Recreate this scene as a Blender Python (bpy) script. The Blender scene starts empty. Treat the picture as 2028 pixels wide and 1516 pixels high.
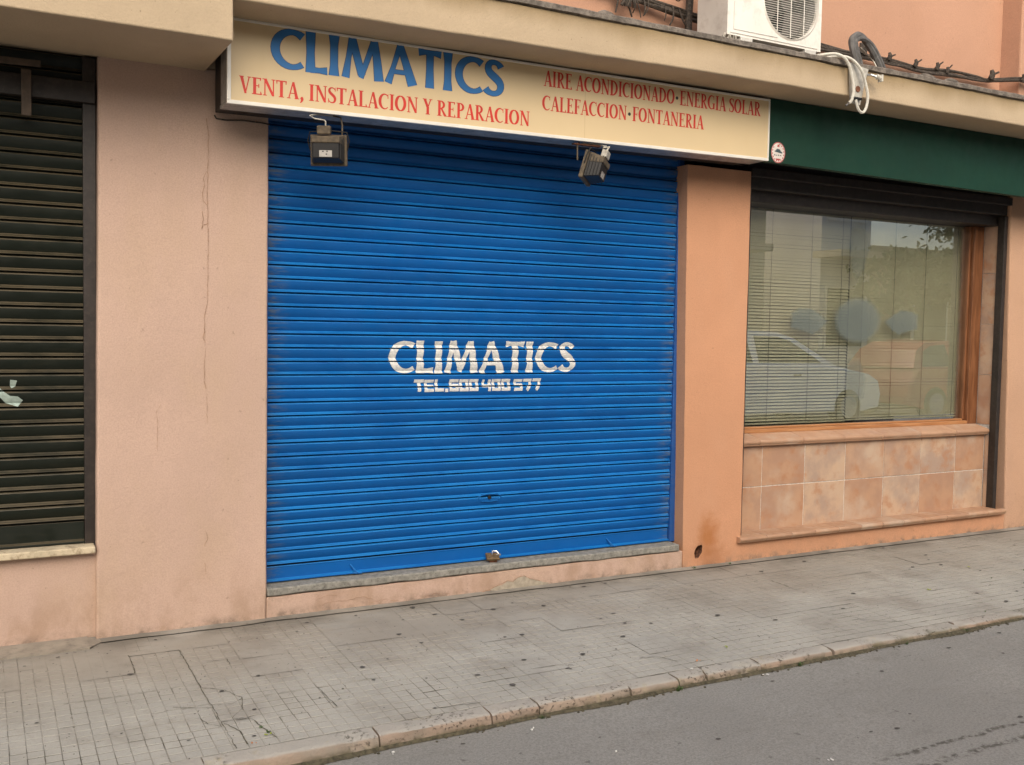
import bpy, bmesh, math, random
from mathutils import Matrix, Vector, noise
R = random.Random(7)
sc = bpy.context.scene
C = sc.collection
PI = math.pi

# ------------------------------------------------------------------ camera
cd = bpy.data.cameras.new("camera"); cam = bpy.data.objects.new("camera", cd); C.objects.link(cam)
cd.sensor_width = 36.0; cd.lens = 1980 / 2028 * 36; cd.clip_start = 0.05; cd.clip_end = 500
rt = Vector((0.881903, -0.471098, 0.017703)); dn = Vector((-0.010017, -0.056267, -0.998365)); fw = Vector((0.471324, 0.880284, -0.054341))
cam.matrix_world = Matrix(((rt[0], -dn[0], -fw[0], 0), (rt[1], -dn[1], -fw[1], -5.2), (rt[2], -dn[2], -fw[2], 1.56), (0, 0, 0, 1)))
sc.camera = cam

# ------------------------------------------------------------------ light
SUN_EL, SUN_AZ = math.radians(37), math.radians(200)      # azimuth clockwise from +Y
w = bpy.data.worlds.new("World"); sc.world = w; w.use_nodes = True
nt = w.node_tree; nt.nodes.clear()
sky = nt.nodes.new("ShaderNodeTexSky"); sky.sky_type = 'NISHITA'; sky.sun_disc = False
sky.sun_elevation = SUN_EL; sky.sun_rotation = SUN_AZ; sky.air_density = 1.0; sky.dust_density = 4.0; sky.ozone_density = 0.8
bg = nt.nodes.new("ShaderNodeBackground"); bg.inputs[1].default_value = 0.15
wo = nt.nodes.new("ShaderNodeOutputWorld")
nt.links.new(sky.outputs[0], bg.inputs[0]); nt.links.new(bg.outputs[0], wo.inputs[0])
sl = bpy.data.lights.new("sun", 'SUN'); sl.energy = 1.9; sl.angle = math.radians(60); sl.color = (1.0, 0.935, 0.80)
so = bpy.data.objects.new("sun", sl); C.objects.link(so)
sd = Vector((math.sin(SUN_AZ) * math.cos(SUN_EL), math.cos(SUN_AZ) * math.cos(SUN_EL), math.sin(SUN_EL)))
so.rotation_euler = sd.to_track_quat('Z', 'Y').to_euler(); so.location = (0, -6, 12)
vs = sc.view_settings
vs.view_transform = 'Standard'; vs.look = 'None'; vs.gamma = 1; vs.use_curve_mapping = False; vs.exposure = 0.32
sc.cycles.max_bounces = 8

# ------------------------------------------------------------------ materials
class NB:
    def __init__(s, name):
        s.m = bpy.data.materials.new(name); s.m.use_nodes = True; s.t = s.m.node_tree; s.t.nodes.clear()
        s.out = s.t.nodes.new("ShaderNodeOutputMaterial"); s.geo = s.t.nodes.new("ShaderNodeNewGeometry"); s.pos = s.geo.outputs['Position']
    def n(s, ty, **kw):
        d = s.t.nodes.new(ty)
        for k, v in kw.items():
            if k.startswith('i_'):
                key = k[2:]; key = int(key) if key.isdigit() else key.replace('_', ' ')
                s.set(d.inputs[key], v)
            else: setattr(d, k, v)
        return d
    def set(s, sock, v):
        if isinstance(v, bpy.types.NodeSocket): s.t.links.new(v, sock)
        elif isinstance(v, tuple) and len(v) == 3 and sock.type == 'RGBA': sock.default_value = (*v, 1)
        else: sock.default_value = v
    def noise(s, scale, detail=4, rough=.55, vec=None, stretch=None):
        v = vec or s.pos
        if stretch: v = s.n("ShaderNodeVectorMath", operation='MULTIPLY', i_0=v, i_1=stretch).outputs[0]
        return s.n("ShaderNodeTexNoise", i_Vector=v, i_Scale=scale, i_Detail=detail, i_Roughness=rough).outputs[0]
    def ramp(s, f, a, b, lo=0., hi=1.):
        return s.n("ShaderNodeMapRange", interpolation_type='SMOOTHSTEP', i_Value=f, i_From_Min=a, i_From_Max=b, i_To_Min=lo, i_To_Max=hi).outputs[0]
    def math(s, op, a, b=0.):
        return s.n("ShaderNodeMath", operation=op, i_0=a, i_1=b).outputs[0]
    def mix(s, f, a, b, mode='MIX'):
        d = s.n("ShaderNodeMix", data_type='RGBA', blend_type=mode)
        s.set(d.inputs[0], f); s.set(d.inputs[6], a); s.set(d.inputs[7], b); return d.outputs[2]
    def xyz(s): 
        d = s.n("ShaderNodeSeparateXYZ", i_0=s.pos); return d.outputs
    def dist(s, p, sx=1., sy=1., sz=1.):
        a = s.n("ShaderNodeVectorMath", operation='SUBTRACT', i_0=s.pos, i_1=p).outputs[0]
        b = s.n("ShaderNodeVectorMath", operation='MULTIPLY', i_0=a, i_1=(1 / sx, 1 / sy, 1 / sz)).outputs[0]
        return s.n("ShaderNodeVectorMath", operation='LENGTH', i_0=b).outputs['Value']
    def bump(s, h, strength, dist=.01, nrm=None):
        d = s.n("ShaderNodeBump", i_Strength=strength, i_Distance=dist, i_Height=h)
        if nrm: s.t.links.new(nrm, d.inputs['Normal'])
        return d.outputs[0]
    def bsdf(s, col, rough=.8, metal=0., nrm=None, spec=.5, **kw):
        d = s.n("ShaderNodeBsdfPrincipled"); s.set(d.inputs['Base Color'], col); s.set(d.inputs['Roughness'], rough)
        s.set(d.inputs['Metallic'], metal); s.set(d.inputs['Specular IOR Level'], spec)
        if nrm: s.t.links.new(nrm, d.inputs['Normal'])
        for k, v in kw.items(): s.set(d.inputs[k.replace('_', ' ')], v)
        s.t.links.new(d.outputs[0], s.out.inputs[0]); return s.m

def mul(c, k): return tuple(x * k for x in c)
def simple(name, col, rough=.7, metal=0., var=.12, scale=8., bump=.0, bscale=60., spec=.5, dirt=None, damt=.5):
    b = NB(name)
    c = b.mix(b.ramp(b.noise(scale, 5), .3, .7), mul(col, 1 - var), mul(col, 1 + var))
    if dirt: c = b.mix(b.math('MULTIPLY', b.ramp(b.noise(scale * 2.3, 6, .7), .48, .68), damt), c, dirt)
    nr = b.bump(b.noise(bscale, 5), bump, .003) if bump else None
    return b.bsdf(c, rough, metal, nr, spec)

def plaster(name, col, warm, stain=None, grime=.55, bumpy=.5, hole=False):
    b = NB(name); x, y, z = b.xyz()
    c = b.mix(b.ramp(b.noise(1.3, 4), .3, .7), mul(col, .94), mul(col, 1.05))
    c = b.mix(b.math('MULTIPLY', b.ramp(b.noise(3.1, 5, .6, stretch=(1, 1, .45)), .42, .75), .45), c, warm)
    c = b.mix(b.math('MULTIPLY', b.ramp(b.noise(130, 4, .75), .38, .66), .42), c, mul(col, .70))
    # worn, splashed base and a few scuffs
    low = b.math('MULTIPLY', b.ramp(z, .42, .0), b.ramp(b.noise(7, 6, .65, stretch=(1, 1, .6)), .38, .72))
    c = b.mix(b.math('MULTIPLY', low, grime), c, (.30, .19, .12))
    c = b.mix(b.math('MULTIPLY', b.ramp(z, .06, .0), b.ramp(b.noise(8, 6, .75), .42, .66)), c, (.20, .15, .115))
    c = b.mix(b.math('MULTIPLY', b.ramp(b.noise(34, 2, .5), .70, .76), .5), c, mul(col, .5))
    if hole:
        d = b.math('ADD', b.dist((4.29, 0, .20), .10, 1, .17), b.math('MULTIPLY', b.math('SUBTRACT', b.noise(14, 4), .5), 1.1))
        c = b.mix(b.math('MULTIPLY', b.ramp(d, 1.25, .1), .75), c, (.36, .13, .035))
        d = b.math('ADD', b.dist((4.32, 0, .05), .16, 1, .10), b.math('MULTIPLY', b.math('SUBTRACT', b.noise(18, 4), .5), 1.2))
        c = b.mix(b.math('MULTIPLY', b.ramp(d, 1.3, .2), .5), c, (.33, .13, .05))
    h = b.math('ADD', b.math('MULTIPLY', b.noise(120, 5, .75), .75), b.math('MULTIPLY', b.noise(34, 4), .45))
    n1 = b.bump(b.noise(5, 3), bumpy * .5, .03)
    return b.bsdf(c, .92, 0, b.bump(h, bumpy, .006, n1), .25)

PINK = (.525, .37, .292)
m_pink = plaster('pink_plaster', PINK, (.49, .35, .24))
m_orange = plaster('orange_plaster', (.57, .295, .17), (.56, .31, .19), hole=True, grime=.25)
m_right = plaster('peach_plaster', (.54, .33, .215), (.52, .33, .235), grime=.4)
m_upper = plaster('salmon_plaster', (.50, .285, .19), (.48, .27, .17), grime=0)
def cream():
    b = NB('cream_painted_concrete'); x, y, z = b.xyz()
    col = (.47, .365, .245)
    c = b.mix(b.ramp(b.noise(1.6, 5), .3, .7), mul(col, .92), mul(col, 1.06))
    c = b.mix(b.math('MULTIPLY', b.ramp(b.noise(150, 3), .4, .7), .18), c, mul(col, .7))
    # rain-washed grime creeping down from the lip, uneven along the beam
    g = b.math('MULTIPLY', b.ramp(b.math('ADD', z, b.math('MULTIPLY', b.math('SUBTRACT', b.noise(3, 5, .6, stretch=(1, 1, .3)), .5), .16)), 3.09, 3.24), b.ramp(x, 1.1, 1.6))
    c = b.mix(b.math('MULTIPLY', g, .75), c, (.21, .145, .06))
    c = b.mix(b.math('MULTIPLY', b.ramp(b.noise(60, 2), .72, .78), .6), c, (.16, .12, .07))
    h = b.math('ADD', b.noise(90, 5, .6), b.math('MULTIPLY', b.noise(16, 3), .8))
    return b.bsdf(c, .9, 0, b.bump(h, .45, .006), .25)
m_cream = cream()
m_lip = simple('weathered_concrete_lip', (.17, .145, .12), .95, var=.4, scale=25, bump=.9, bscale=120, dirt=(.06, .05, .04), damt=.7)
m_block = simple('dark_void', (.02, .018, .016), .9)
m_stone = simple('grey_stone_sill', (.24, .23, .20), .85, var=.22, scale=30, bump=.5, bscale=200, dirt=(.07, .06, .05), damt=.6)
m_sillc = simple('cream_worn_sill', (.50, .42, .29), .85, var=.15, scale=12, bump=.5, bscale=90, dirt=(.2, .14, .08), damt=.7)

def paintmetal(name, col, dust, rough=.42, edge=True, dustamt=.35, ledge=None, ends=False, spec=.5):
    b = NB(name); x, y, z = b.xyz()
    oi = b.n("ShaderNodeObjectInfo")
    c = b.mix(b.ramp(b.noise(2.2, 5, .6, stretch=(.6, 1, 2)), .3, .7), mul(col, .88), mul(col, 1.12))
    c = b.mix(b.math('MULTIPLY', oi.outputs['Random'], .22), c, mul(col, .8))
    c = b.mix(b.math('MULTIPLY', b.ramp(b.noise(14, 6, .7, stretch=(.35, 1, 4)), .50, .8), dustamt), c, dust)
    c = b.mix(b.ramp(b.noise(140, 2, stretch=(.25, 1, 1)), .80, .86), c, dust)
    if ends: # scuffed, greyed paint where the slats run in the guides
        e = b.math('ADD', b.ramp(x, 1.50, 1.37), b.ramp(x, 3.90, 4.04))
        c = b.mix(b.math('MULTIPLY', e, b.ramp(b.noise(17, 6, .75, stretch=(.5, 1, 3)), .44, .66)), c, (.10, .13, .17))
        c = b.mix(b.math('MULTIPLY', b.ramp(b.noise(6, 6, .8, stretch=(.12, 1, 9)), .62, .74), .25), c, (.06, .20, .40))
        c = b.mix(b.math('MULTIPLY', b.ramp(b.noise(1.1, 4, .6, stretch=(1, 1, .5)), .45, .7), .3), c, (.0, .075, .27))
    if ledge: # upward facing ledges get dust plus a painted highlight, as lit from above
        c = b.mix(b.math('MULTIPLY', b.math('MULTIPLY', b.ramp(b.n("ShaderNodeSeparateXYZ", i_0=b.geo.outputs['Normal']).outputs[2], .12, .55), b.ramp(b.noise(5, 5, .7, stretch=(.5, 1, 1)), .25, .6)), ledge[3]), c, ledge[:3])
    r = b.ramp(b.noise(9, 5), .3, .7, rough - .08, rough + .16)
    nr = b.bump(b.noise(1.8, 3, stretch=(1, 1, .3)), .15, .02)
    return b.bsdf(c, r, 0, b.bump(b.noise(300, 3), .06, .002, nr), spec)
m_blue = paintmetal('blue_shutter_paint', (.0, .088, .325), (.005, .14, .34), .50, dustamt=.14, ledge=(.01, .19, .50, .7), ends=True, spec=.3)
m_bluedk = paintmetal('blue_guide_paint', (.008, .07, .26), (.12, .13, .15), .5, dustamt=.4)
m_green = paintmetal('dark_green_shutter_paint', (.007, .010, .006), (.035, .03, .018), .48, dustamt=.25, ledge=(.11, .085, .05, .65), spec=.3)
m_brownmetal = simple('dark_brown_metal', (.022, .016, .013), .5, var=.3, scale=20, dirt=(.05, .04, .03))
m_fascia = paintmetal('green_fascia_paint', (.005, .036, .021), (.015, .032, .02), .55, dustamt=.3, spec=.3)
m_white = simple('white_lettering_paint', (.66, .65, .62), .5, var=.10, scale=30, dirt=(.34, .37, .42), damt=.55)

def panel():
    b = NB('cream_sign_panel'); x, y, z = b.xyz()
    col = (.65, .505, .30)
    c = b.mix(b.ramp(b.noise(1.2, 3), .3, .7), mul(col, .96), mul(col, 1.03))
    c = b.mix(b.math('MULTIPLY', b.ramp(b.noise(4, 6, .7, stretch=(1.4, 1, .35)), .5, .8), .20), c, (.55, .38, .17))
    # faint dirty joint between the two acrylic sheets
    j = b.math('ABSOLUTE', b.math('SUBTRACT', x, 3.045))
    c = b.mix(b.math('MULTIPLY', b.ramp(j, .004, .0), .35), c, (.4, .27, .14))
    return b.bsdf(c, .38, 0, None, .4)
m_panel = panel()
m_alu = simple('sign_aluminium', (.50, .49, .46), .42, .6, var=.15, scale=14, dirt=(.2, .17, .13), damt=.5)
m_aluw = simple('sign_bright_edge', (.74, .71, .64), .4, .1, var=.06)
m_red = simple('red_vinyl', (.55, .03, .018), .5, var=.08)
m_bluev = simple('blue_vinyl', (.02, .15, .40), .5, var=.08)
m_bluel = simple('dark_blue_vinyl_outline', (.012, .04, .12), .5)
m_black = simple('black_vinyl', (.02, .02, .02), .5)
m_ltan = simple('dusty_flood_housing', (.095, .072, .046), .8, var=.35, scale=40, bump=.3, dirt=(.08, .06, .04))
m_dark = simple('dark_cast_housing', (.006, .005, .005), .6, var=.3, scale=30)
m_grey = simple('grey_plastic', (.42, .40, .35), .6, var=.12, scale=20, dirt=(.2, .16, .12))
m_labelm = simple('pale_label_paper', (.38, .36, .33), .6, var=.1, scale=90)
m_acw = simple('off_white_enamel', (.76, .72, .65), .4, var=.04, scale=5, dirt=(.5, .44, .36), damt=.35)
m_acside = simple('grey_white_enamel', (.56, .54, .49), .5, var=.06, scale=5, dirt=(.36, .32, .27), damt=.4)
m_cable = simple('old_black_cable', (.04, .031, .024), .85, var=.4, scale=40, dirt=(.14, .105, .075), damt=.8)
m_conduit = simple('grey_insulated_pipe', (.11, .105, .10), .8, var=.25, scale=30, bump=.5, bscale=120)
m_wcable = simple('white_cable', (.60, .57, .49), .55, var=.15, scale=20, dirt=(.3, .26, .2))
m_rust = simple('rusty_steel', (.15, .055, .025), .8, var=.4, scale=60, bump=.5)
m_lockm = simple('worn_brass_lock', (.20, .13, .065), .55, .6, var=.4, scale=60, dirt=(.05, .03, .02))
m_chrome = simple('chrome', (.55, .55, .55), .25, .9, var=.1)
m_hole = simple('hole_earth', (.13, .055, .03), .95, var=.5, scale=60, bump=1, bscale=90)

def wood():
    b = NB('orange_varnished_wood')
    g = b.noise(6, 6, .6, stretch=(9, 9, .7))
    c = b.mix(b.ramp(g, .35, .65), (.13, .048, .018), (.23, .095, .04))
    return b.bsdf(c, .42, 0, b.bump(g, .15, .003), .45)
m_wood = wood()
def woodh():
    b = NB('orange_wood_rail'); g = b.noise(6, 6, .6, stretch=(.7, 9, 9))
    c = b.mix(b.ramp(g, .35, .65), (.34, .145, .055), (.46, .23, .10))
    return b.bsdf(c, .42, 0, b.bump(g, .15, .003), .45)
m_woodh = woodh()

def ceramic(name, a, bb, cc):
    b = NB(name); oi = b.n("ShaderNodeObjectInfo")
    off = b.n("ShaderNodeVectorMath", operation='SCALE', i_0=(7.1, 3.3, 9.7)); b.set(off.inputs['Scale'], b.math('MULTIPLY', oi.outputs['Random'], 6.))
    v = b.n("ShaderNodeVectorMath", operation='ADD', i_0=b.pos, i_1=off.outputs[0]).outputs[0]
    c = b.mix(b.ramp(b.noise(5, 5, .6, vec=v), .38, .62), a, bb)
    c = b.mix(b.math('MULTIPLY', b.ramp(b.noise(9, 6, .65, vec=v), .5, .68), .7), c, cc)
    c = b.mix(b.ramp(oi.outputs['Random'], .25, .75, 0., .5), c, mul(cc, .95))
    c = b.mix(b.ramp(b.noise(2.7, 4, .6, vec=v), .5, .7, 0., .45), c, (.52, .44, .35))
    return b.bsdf(c, b.ramp(b.noise(20, 4), .3, .7, .35, .55), 0, b.bump(b.noise(30, 5), .15, .003), .45)
m_tile = ceramic('mottled_terracotta_tile', (.50, .345, .235), (.38, .27, .205), (.40, .19, .095))
m_nose = ceramic('terracotta_sill_tile', (.46, .28, .175), (.42, .24, .145), (.37, .22, .14))
m_grout = simple('pale_grout', (.66, .62, .56), .9, var=.15, scale=40, dirt=(.25, .22, .18))
m_blind = simple('cream_blind_slat', (.68, .63, .44), .55, var=.06, scale=3)
m_cord = simple('blind_cord', (.12, .11, .08), .8)

def glass():
    b = NB('window_glass')
    fr = b.n("ShaderNodeFresnel"); b.set(fr.inputs['IOR'], b.math('ADD', 3.2, b.math('MULTIPLY', b.geo.outputs['Backfacing'], 1 / 3.2 - 3.2)))
    tr = b.n("ShaderNodeBsdfTransparent", i_Color=(.97, .985, .97)); gl = b.n("ShaderNodeBsdfGlossy", i_Roughness=0.0)
    mx = b.n("ShaderNodeMixShader"); b.set(mx.inputs[0], fr.outputs[0]); b.t.links.new(tr.outputs[0], mx.inputs[1]); b.t.links.new(gl.outputs[0], mx.inputs[2])
    b.t.links.new(mx.outputs[0], b.out.inputs[0]); return b.m
m_glass = glass()
def frost():
    b = NB('frosted_grey_film')
    tr = b.n("ShaderNodeBsdfTransparent"); df = b.n("ShaderNodeBsdfDiffuse", i_Color=(.15, .18, .175))
    at = b.n("ShaderNodeAttribute", attribute_name='film')
    mx = b.n("ShaderNodeMixShader"); b.set(mx.inputs[0], at.outputs['Fac']); b.t.links.new(tr.outputs[0], mx.inputs[1]); b.t.links.new(df.outputs[0], mx.inputs[2])
    b.t.links.new(mx.outputs[0], b.out.inputs[0]); return b.m
m_frost = frost()

def pave(groove):
    b = NB('paving_groove' if groove else 'paving_pad'); x, y, z = b.xyz(); oi = b.n("ShaderNodeObjectInfo")
    base = (.37, .355, .315)
    c = b.mix(b.ramp(b.noise(2.0, 5), .3, .7), mul(base, .90), mul(base, 1.10))
    c = b.mix(b.math('MULTIPLY', oi.outputs['Random'], .20), c, (.41, .395, .355))
    c = b.mix(b.math('MULTIPLY', b.ramp(b.noise(150, 4, .7), .4, .7), .35), c, mul(base, .72))
    # trodden brown dirt band along the wall, patchy
    wallband = b.ramp(b.math('ADD', y, b.math('MULTIPLY', b.math('SUBTRACT', b.noise(1.4, 5, .6), .5), 1.5)), -1.05, -.30)
    c = b.mix(b.math('MULTIPLY', wallband, .62), c, (.27, .235, .19))
    c = b.mix(b.math('MULTIPLY', b.ramp(b.noise(2.3, 6, .65), .48, .72), .55), c, (.20, .175, .145))
    c = b.mix(b.math('MULTIPLY', b.ramp(b.noise(1.7, 6, .6, stretch=(1, 1.7, 1)), .52, .70), .4), c, (.315, .305, .275))
    c = b.mix(b.math('MULTIPLY', b.ramp(b.noise(19, 6, .7), .55, .75), .35), c, (.17, .15, .12))
    c = b.mix(b.math('MULTIPLY', b.math('MULTIPLY', b.ramp(b.math('ADD', y, b.math('MULTIPLY', b.noise(7, 5), .14)), -.16, .03), b.ramp(b.noise(2.6, 4), .35, .6)), .6), c, (.11, .10, .082))  # patchy dark smudge with contact darkening painted in along the wall base
    c = b.mix(b.ramp(b.noise(55, 1, .5), .745, .765), c, (.09, .08, .07))
    if groove:
        f = b.math('MULTIPLY', b.ramp(b.noise(3.2, 6, .7), .44, .64), b.math('SUBTRACT', 1.0, b.math('MULTIPLY', wallband, .9)))
        f = b.math('ADD', f, b.math('MULTIPLY', b.ramp(x, 2.4, 4.5), .55))
        f = b.math('ADD', f, b.math('MULTIPLY', b.math('MULTIPLY', b.ramp(y, -.9, -1.4), b.ramp(x, 3.5, .5)), .3))
        c = b.mix(b.math('MINIMUM', b.math('MULTIPLY', f, .8), .95), c, (.07, .062, .044))
        c = b.mix(b.math('MULTIPLY', b.ramp(b.noise(2.1, 4), .60, .72), .8), c, (.05, .06, .022))
    return b.bsdf(c, .9, 0, b.bump(b.noise(160, 5, .6), .5, .003), .25)
m_pad, m_groove = pave(False), pave(True)

def curbm():
    b = NB('pinkish_curb_stone'); x, y, z = b.xyz(); oi = b.n("ShaderNodeObjectInfo")
    c = b.mix(b.ramp(b.noise(3.5, 5), .35, .65), (.33, .26, .20), (.25, .23, .19))
    c = b.mix(b.math('MULTIPLY', oi.outputs['Random'], .35), c, (.35, .21, .145))
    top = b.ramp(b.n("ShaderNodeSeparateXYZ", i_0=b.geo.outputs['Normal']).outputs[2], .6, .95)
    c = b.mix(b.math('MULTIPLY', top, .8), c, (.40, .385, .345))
    pits = b.math('MULTIPLY', b.ramp(b.noise(60, 4, .7), .56, .63), b.ramp(b.noise(4, 4, .6), .42, .60))
    c = b.mix(b.math('MULTIPLY', pits, .85), c, (.06, .045, .03))
    c = b.mix(b.math('MULTIPLY', b.ramp(b.noise(11, 5, .7), .56, .7), .5), c, (.36, .31, .20))
    low = b.math('MULTIPLY', b.ramp(b.math('SUBTRACT', z, b.math('MULTIPLY', x, .009)), -.095, -.128), b.ramp(b.noise(14, 4), .38, .55))
    c = b.mix(b.math('MULTIPLY', low, .85), c, (.08, .07, .03))
    h = b.math('SUBTRACT', b.noise(60, 5, .65), b.math('MULTIPLY', pits, .9))
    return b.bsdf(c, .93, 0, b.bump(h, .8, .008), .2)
m_curb = curbm()

def asphalt():
    b = NB('worn_asphalt'); x, y, z = b.xyz()
    base = (.30, .29, .265)
    c = b.mix(b.ramp(b.noise(1.1, 5), .3, .7), mul(base, .90), mul(base, 1.10))
    c = b.mix(b.math('MULTIPLY', b.ramp(b.noise(90, 7, .9), .41, .60), .9), c, mul(base, .62))
    c = b.mix(b.math('MULTIPLY', b.ramp(b.noise(170, 3, .6), .62, .70), .6), c, (.34, .32, .29))
    c = b.mix(b.math('MULTIPLY', b.ramp(b.noise(26, 2, .5), .70, .76), .55), c, (.08, .075, .065))
    c = b.mix(b.math('MULTIPLY', b.ramp(b.noise(7, 6, .7, stretch=(.5, 1.6, 1)), .52, .75), .35), c, (.165, .155, .135))
    # two ragged dark cracks running with the street
    wob = b.math('MULTIPLY', b.math('SUBTRACT', b.noise(5, 5, .7), .5), .10)
    for y0, wd in ((-2.545, .018), (-2.645, .026)):
        d = b.math('ABSOLUTE', b.math('ADD', b.math('SUBTRACT', y, y0), wob))
        f = b.math('MULTIPLY', b.math('MULTIPLY', b.ramp(d, wd, wd * .2), b.ramp(b.noise(24, 4, .7), .40, .56)), b.ramp(x, 2.9, 3.3))
        c = b.mix(b.math('MULTIPLY', f, .8), c, (.055, .048, .036))
    h = b.math('ADD', b.noise(230, 4, .7), b.math('MULTIPLY', b.noise(30, 3), .4))
    return b.bsdf(c, .88, 0, b.bump(h, .7, .005), .3)
m_road = asphalt()
m_gutter = simple('gutter_moss_and_dirt', (.075, .062, .038), .98, var=.5, scale=50, bump=1, bscale=150, dirt=(.10, .10, .045), damt=.6)
m_leaf = simple('small_weed_leaf', (.06, .10, .025), .7, var=.4, scale=90)
m_leafy = simple('yellow_green_leaf', (.28, .33, .05), .7)
m_fill = simple('cement_fillet', (.26, .225, .18), .92, var=.15, scale=10, bump=.5, bscale=120, dirt=(.13, .11, .09))
m_chip = simple('exposed_grey_render', (.36, .31, .24), .95, var=.15, scale=40, bump=.6)
m_crackm = simple('crack_shadow_dirt', (.30, .18, .11), 1.0, var=.3, scale=30)
m_gum = simple('old_chewing_gum', (.075, .068, .06), .9, var=.3, scale=40)
m_orl = simple('litter_orange', (.5, .2, .08), .8); m_wl = simple('litter_white', (.7, .68, .64), .8)

# ------------------------------------------------------------------ mesh helpers
class MB:
    def __init__(s): s.v = []; s.f = []; s.mi = []; s.cur = 0
    def face(s, pts):
        i = len(s.v); s.v += [tuple(p) for p in pts]; s.f.append(tuple(range(i, i + len(pts)))); s.mi.append(s.cur)
    def add(s, verts, faces):
        i = len(s.v); s.v += [tuple(p) for p in verts]; s.f += [tuple(i + k for k in f) for f in faces]; s.mi += [s.cur] * len(faces)
    def box(s, x0, x1, y0, y1, z0, z1, z0r=None, z1r=None, rot=None, at=None):
        a = z0 if z0r is None else z0r; c = z1 if z1r is None else z1r
        vs = [(x0, y0, z0), (x1, y0, a), (x1, y1, a), (x0, y1, z0), (x0, y0, z1), (x1, y0, c), (x1, y1, c), (x0, y1, z1)]
        if rot: vs = [rot @ Vector(p) for p in vs]
        if at: vs = [Vector(p) + Vector(at) for p in vs]
        s.add(vs, [(0, 3, 2, 1), (4, 5, 6, 7), (0, 1, 5, 4), (1, 2, 6, 5), (2, 3, 7, 6), (3, 0, 4, 7)]); return s
    def tube(s, pts, r, n=8, caps=True):
        pts = [Vector(p) for p in pts]; rings = []
        up = Vector((0, 0, 1)); prev = None
        for i, p in enumerate(pts):
            t = (pts[min(i + 1, len(pts) - 1)] - pts[max(i - 1, 0)]).normalized()
            a = prev if prev is not None else (up if abs(t.z) < .9 else Vector((1, 0, 0)))
            a = (a - t * a.dot(t)); a = a.normalized() if a.length > 1e-6 else t.orthogonal().normalized()
            prev = a; b = t.cross(a); rr = r[i] if isinstance(r, (list, tuple)) else r
            rings.append([p + a * math.cos(2 * PI * k / n) * rr + b * math.sin(2 * PI * k / n) * rr for k in range(n)])
        base = len(s.v); vs = [q for g in rings for q in g]; fs = []
        for i in range(len(rings) - 1):
            for k in range(n):
                fs.append((i * n + k, i * n + (k + 1) % n, (i + 1) * n + (k + 1) % n, (i + 1) * n + k))
        if caps: fs.append(tuple(reversed(range(n)))); fs.append(tuple((len(rings) - 1) * n + k for k in range(n)))
        s.add(vs, fs); return s
    def cyl(s, c, axis, r, h, n=20):
        c = Vector(c); a = Vector(axis).normalized() * h / 2; return s.tube([c - a, c + a], r, n)
    def prism(s, prof, x0, x1, axis='x'):      # prof: list of (y,z) closed, swept along x
        n = len(prof)
        A = [(x0, p[0], p[1]) for p in prof]; B = [(x1, p[0], p[1]) for p in prof]
        s.add(A + B, [tuple(range(n)), tuple(reversed(range(n, 2 * n)))] + [(k, n + k, n + (k + 1) % n, (k + 1) % n) for k in range(n)]); return s
    def build(s, name, mats, parent=None, smooth=False, bevel=0, segs=2, fix=True, ang=.6):
        me = bpy.data.meshes.new(name); me.from_pydata(s.v, [], s.f)
        for m in (mats if isinstance(mats, (list, tuple)) else [mats]): me.materials.append(m)
        for p, k in zip(me.polygons, s.mi): p.material_index = k
        if fix:
            bm = bmesh.new(); bm.from_mesh(me); bmesh.ops.recalc_face_normals(bm, faces=bm.faces); bm.to_mesh(me); bm.free()
        if smooth:
            for p in me.polygons: p.use_smooth = True
            me.set_sharp_from_angle(angle=ang)
        me.update()
        return inst(name, me, parent, bevel, segs)
def inst(name, me, parent=None, bevel=0, segs=2):
    o = bpy.data.objects.new(name, me); C.objects.link(o)
    if parent: o.parent = parent
    if bevel:
        m = o.modifiers.new('bevel', 'BEVEL'); m.width = bevel; m.segments = segs; m.limit_method = 'ANGLE'; m.angle_limit = .6
        m.harden_normals = False
    return o
def tag(o, label=None, cat=None, group=None, kind=None):
    if label: o['label'] = label
    if cat: o['category'] = cat
    if group: o['group'] = group
    if kind: o['kind'] = kind
    return o
def thing(name, label, cat, loc=(0, 0, 0), group=None):
    o = bpy.data.objects.new(name, None); C.objects.link(o); o.empty_display_size = .1
    o['label'] = label; o['category'] = cat
    if group: o['group'] = group
    return o
def lerp(a, b, t): return a + (b - a) * t
def nz(x, y=0., z=0.): return noise.noise(Vector((x, y, z)))

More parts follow.
